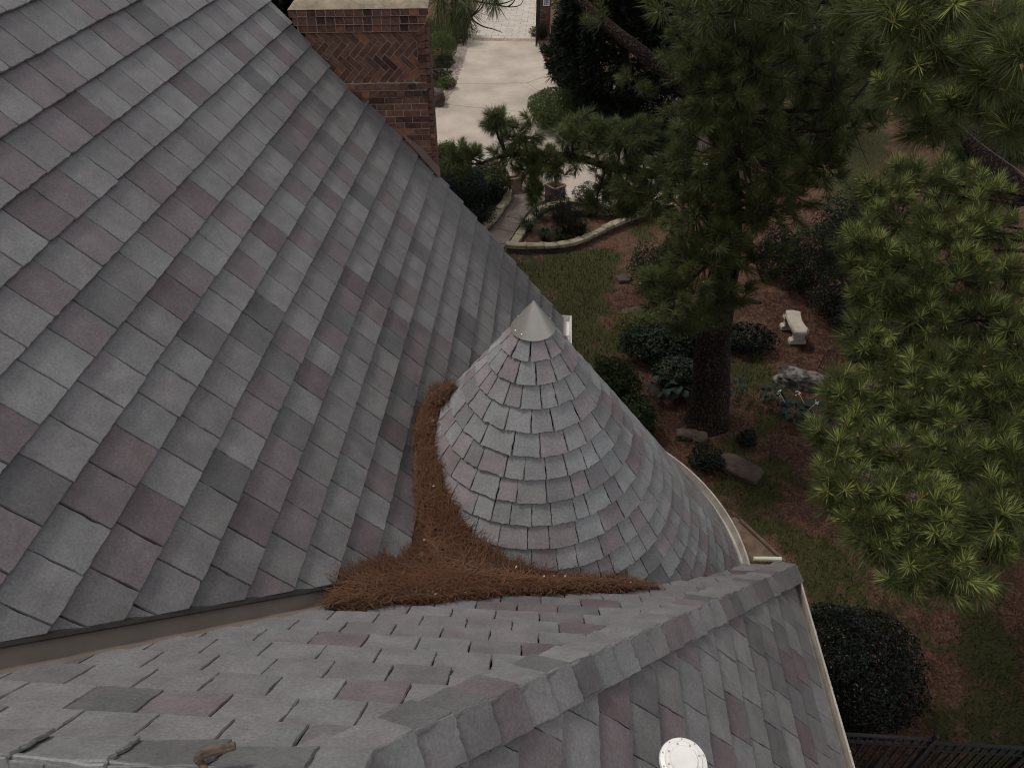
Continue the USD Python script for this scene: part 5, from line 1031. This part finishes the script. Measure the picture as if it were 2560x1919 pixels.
S('big round black green bush clipped into a ball behind the iron fence', G(2170, 1770) * [1, 1, 0] + [-.42, .10, 0], (0.86, 0.86, 0.86), 15000, 0.055, 'holly', rng, name='ball_bush', lump=0.42, shell=0.14, stems=9, cat='bush')
S('glossy upright laurel crowding the right side of the turret roof', G(1530, 1010), (0.55, 0.7, 0.55), 3000, 0.1, 'laurel', rng, aspect=0.35, up=0.5, lump=0.6)
S('glossy laurel lower down beside the turret gutter', G(1575, 1085), (0.5, 0.6, 0.45), 2400, 0.1, 'laurel', rng, aspect=0.35, up=0.5, lump=0.6)
S('yellow green azalea left of the big trunk below the flat slab', G(1590, 852), (0.62, 0.5, 0.42), 2600, 0.055, 'azalea', rng, lump=0.6)
S('yellow green azalea touching the lowest needles of the big pine', G(1655, 830), (0.6, 0.5, 0.42), 2400, 0.055, 'azalea', rng, lump=0.6)
S('grey green hydrangea spreading left of the trunk base', G(1640, 895), (0.85, 0.55, 0.42), 2400, 0.085, 'hydra', rng, aspect=0.65)
S('dark leafy hydrangea tight against the left of the trunk', G(1715, 880), (0.6, 0.5, 0.5), 1500, 0.085, 'darkleaf', rng, aspect=0.6)
S('low rounded pale hydrangea mound in front of the trunk', G(1690, 962), (0.55, 0.42, 0.33), 1900, 0.085, 'silver', rng, aspect=0.7)
S('dark leafy plant behind the right side of the trunk', G(1860, 870), (0.7, 0.45, 0.3), 1400, 0.09, 'darkleaf', rng, aspect=0.5)
S('dark azalea with a pale top under the left pine boughs', G(1620, 715), (0.62, 0.6, 0.62), 2600, 0.06, 'laurel', rng, lump=0.5)
S('grey tipped shrub beside the dark azalea at the lawn edge', G(1672, 690), (0.5, 0.5, 0.5), 1600, 0.06, 'silver', rng, lump=0.5)
S('tall dark shrub behind the bench with reddish tips', G(2000, 730), (0.75, 0.7, 0.95), 3600, 0.085, 'redleaf', rng, aspect=0.3, lump=0.5, up=.3)
S('dark feathery shrub crowding the right end of the bench', G(2090, 800), (0.85, 0.75, 0.85), 4200, 0.085, 'darkleaf', rng, aspect=0.3, lump=0.5, up=.3)
S('low dark shrub right of the bench under the near pine', G(2150, 870), (0.8, 0.7, 0.7), 3400, 0.085, 'darkleaf', rng, aspect=0.3, lump=0.5, up=.3)
S('dark shrub behind the bench shrubs near the lawn strip', G(1930, 690), (0.6, 0.55, 0.7), 2400, 0.085, 'darkleaf', rng, aspect=0.35, lump=0.5)
S('small dark rounded shrub alone at the lawn strip beyond the bench', G(2062, 675), (0.32, 0.32, 0.38), 1300, 0.06, 'darkleaf', rng)
S('large dark shrub filling the bed left of the path', G(1155, 540), (0.9, 0.8, 0.75), 9000, 0.07, 'darkleaf', rng, lump=0.4)
S('brighter leafy shrub at the top of the bed beside the chimney foot', G(1120, 450), (0.7, 0.6, 0.6), 6500, 0.075, 'laurel', rng, lump=0.4)
S('green leafy shrub next to the left planter', G(1215, 500), (0.75, 0.65, 0.6), 7000, 0.075, 'laurel', rng, lump=0.4, up=.3)
S('low dark shrub along the limestone edging left of the path', G(1190, 560), (0.6, 0.6, 0.4), 2000, 0.06, 'darkleaf', rng)
S('dark spreading juniper in the middle of the stone edged bed', G(1420, 590), (0.5, 0.45, 0.5), 3600, 0.065, 'darkleaf', rng, aspect=0.2, lump=0.5, up=.3)
S('dark juniper stem in the bed left of the boulder', G(1390, 545), (0.42, 0.4, 0.5), 1800, 0.065, 'darkleaf', rng, aspect=0.2, lump=0.5)
S('round grey green rosemary next to the right planter', G(1464, 522), (0.42, 0.42, 0.42), 2200, 0.07, 'silver', rng, aspect=0.16, up=.5)
S('low green shrub at the right end of the stone edged bed', G(1560, 545), (0.8, 0.45, 0.28), 1800, 0.07, 'laurel', rng)
S('bright rounded boxwood on the gravel left of the driveway', G(1104, 152), (0.72, 0.72, 0.62), 3800, 0.06, 'box_leaf', rng, lump=0.1, shell=0.12)
S('spiky grey green plant below the boxwood on the gravel', G(1113, 172), (0.45, 0.42, 0.3), 900, 0.12, 'silver', rng, aspect=0.1, up=.6)
S('lavender like plant halfway along the gravel border', G(1098, 205), (0.6, 0.5, 0.35), 1500, 0.1, 'silver', rng, aspect=0.14, up=.6)
S('fresh green low plant at the lower end of the gravel border', G(1118, 222), (0.4, 0.4, 0.25), 900, 0.07, 'azalea', rng)
S('mid green low shrub against the chimney at the border end', G(1080, 248), (0.5, 0.5, 0.38), 1500, 0.07, 'box_leaf', rng)
S('long grassy green hedge below the drooping branch', G(1110, 108), (1.6, 0.7, 0.6), 5200, 0.11, 'box_leaf', rng, aspect=0.16, up=.6, name='hedge', cat='hedge')
S('bright green shrub mound on the island edge right of the driveway', G(1400, 318), (1.2, 1.2, 0.7), 11000, 0.085, 'box_leaf', rng, lump=0.25)
S('dark green shrub on the island behind the pine limb', G(1500, 330), (1.5, 1.2, 0.75), 11000, 0.09, 'laurel', rng, lump=0.3)
S('dark shrub at the right end of the island under the fork', G(1600, 330), (1.5, 1.1, 0.8), 9000, 0.09, 'darkleaf', rng, lump=0.3)
S('small dark plant at the foot of the right gate pillar', G(1352, 97), (0.35, 0.3, 0.35), 700, 0.07, 'laurel', rng)
S('tiny pale weed at the gate beside the paved lane', G(1336, 92), (0.3, 0.2, 0.25), 220, 0.08, 'azalea', rng)
for x, y, lab in ((1320, 575, 'dark strap leaved clump at the left end of the stone edged bed'), (1362, 600, 'dark strap leaved clump above the curve of limestone blocks'), (1345, 545, 'strap leaved clump between the juniper and the path edging'), (1398, 605, 'strap leaved clump low in the front of the bed'), (1480, 540, 'grassy clump right of the low brown boulder'), (1450, 590, 'grassy clump right of the spreading juniper')):
    clump(lab, G(x, y), 0.42, 0.36, 150, 'laurel', rng)
hosta('grey green hosta by itself in straw right of the trunk', G(1922, 1008), 0.32, 12, rng)
hosta('large leaved hosta with white flowers under the near pine', G(1978, 1052), 0.36, 16, rng, flowers=2)
hosta('large dark hosta beside the near pine tufts', G(2035, 1056), 0.42, 18, rng, flowers=1)
hosta('small hosta close to the right of the trunk foot', G(1838, 990), 0.26, 8, rng)
hosta('dark hosta left of the trunk below the pale hydrangea', G(1690, 985), 0.38, 14, rng)
hosta('small hosta at the left edge of the straw bed', G(1655, 990), 0.4, 12, rng)
S('small dark weed by the pointed brown rock', G(1865, 1110), (0.2, 0.2, 0.15), 260, 0.08, 'darkleaf', rng)
S('dark low plant beside the turret gutter in the straw', G(1762, 1165), (0.35, 0.3, 0.2), 500, 0.08, 'darkleaf', rng)

# ------------------------------------------------------------------ grass, litter, gravel
rng = np.random.default_rng(83)
solid = ops.unary_union([drive_poly, path_poly, sbox(-9.5, -3, 2.5, 8.7)])
def scatter(n, box, rng): return rng.uniform(box[:2], box[2:], (n, 2))
c = np.vstack([scatter(90000, (-1, 3.5, 9, 20), rng), scatter(60000, (-8, 20, 14, 45), rng)])
amt = grass_amount(c[:, 0], c[:, 1]); ok = (rng.uniform(0, 1, len(c)) < np.clip((amt - .25) * 1.6, 0, 1)) & ~shapely.contains(solid, shapely.points(c))
g = c[ok]; n = len(g); a = rng.uniform(0, 6.283, n); L = rng.uniform(0.03, 0.085, n); tilt = rng.normal(0, 0.45, (n, 2)); s = np.stack([np.cos(a), np.sin(a), 0 * a], -1) * 0.006; B = np.c_[g, np.full(n, -0.03)]
v = np.stack([B - s, B + s, B + np.c_[tilt * L[:, None], L + .02]], 1).reshape(-1, 3); obj('grass', (v, np.arange(3 * n).reshape(n, 3)), M['blade'], None, label='short thin lawn grass with bare patches', cat='grass', kind='stuff')
c = np.vstack([scatter(80000, (0, 3.5, 9, 15), rng), scatter(30000, (-4, 15, 14, 26), rng)]); amt = grass_amount(c[:, 0], c[:, 1]); ok = (rng.uniform(0, 1, len(c)) > amt * 1.3) & ~shapely.contains(solid, shapely.points(c)); g = c[ok]; n = len(g)
d = unit(np.c_[rng.normal(size=(n, 2)), rng.normal(0, .15, n)]); v, f = strands(np.c_[g, rng.uniform(-0.02, 0.02, n)], d, np.tile([0, 0, 1.0], (n, 1)), rng.uniform(.05, .14, n), rng.uniform(.005, .011, n), rng.normal(0, .012, n), rng)
obj('straw_litter', (v, f), M['litter'], None, label='fallen pine straw and bark bits covering the beds', cat='pine straw', kind='stuff')
gr = gp([(1162, 112), (1168, 120), (1150, 170), (1130, 226), (1108, 262), (1080, 277), (1095, 250), (1112, 215), (1122, 170), (1138, 130), (1150, 113)]).buffer(0.05); p = in_poly(gr, 1500, rng); m = MB(); ic = trimesh.creation.icosphere(0, 1.0)
for q in p: m.add(ic.vertices * rng.uniform(0.03, 0.075, 3) * rng.uniform(.8, 1.2, (12, 1)) + [*q, 0.0], ic.faces)
obj('gravel', m.mesh(), M['gravel'], None, label='pale pinkish gravel strip along the left edge of the driveway', cat='gravel', kind='stuff')
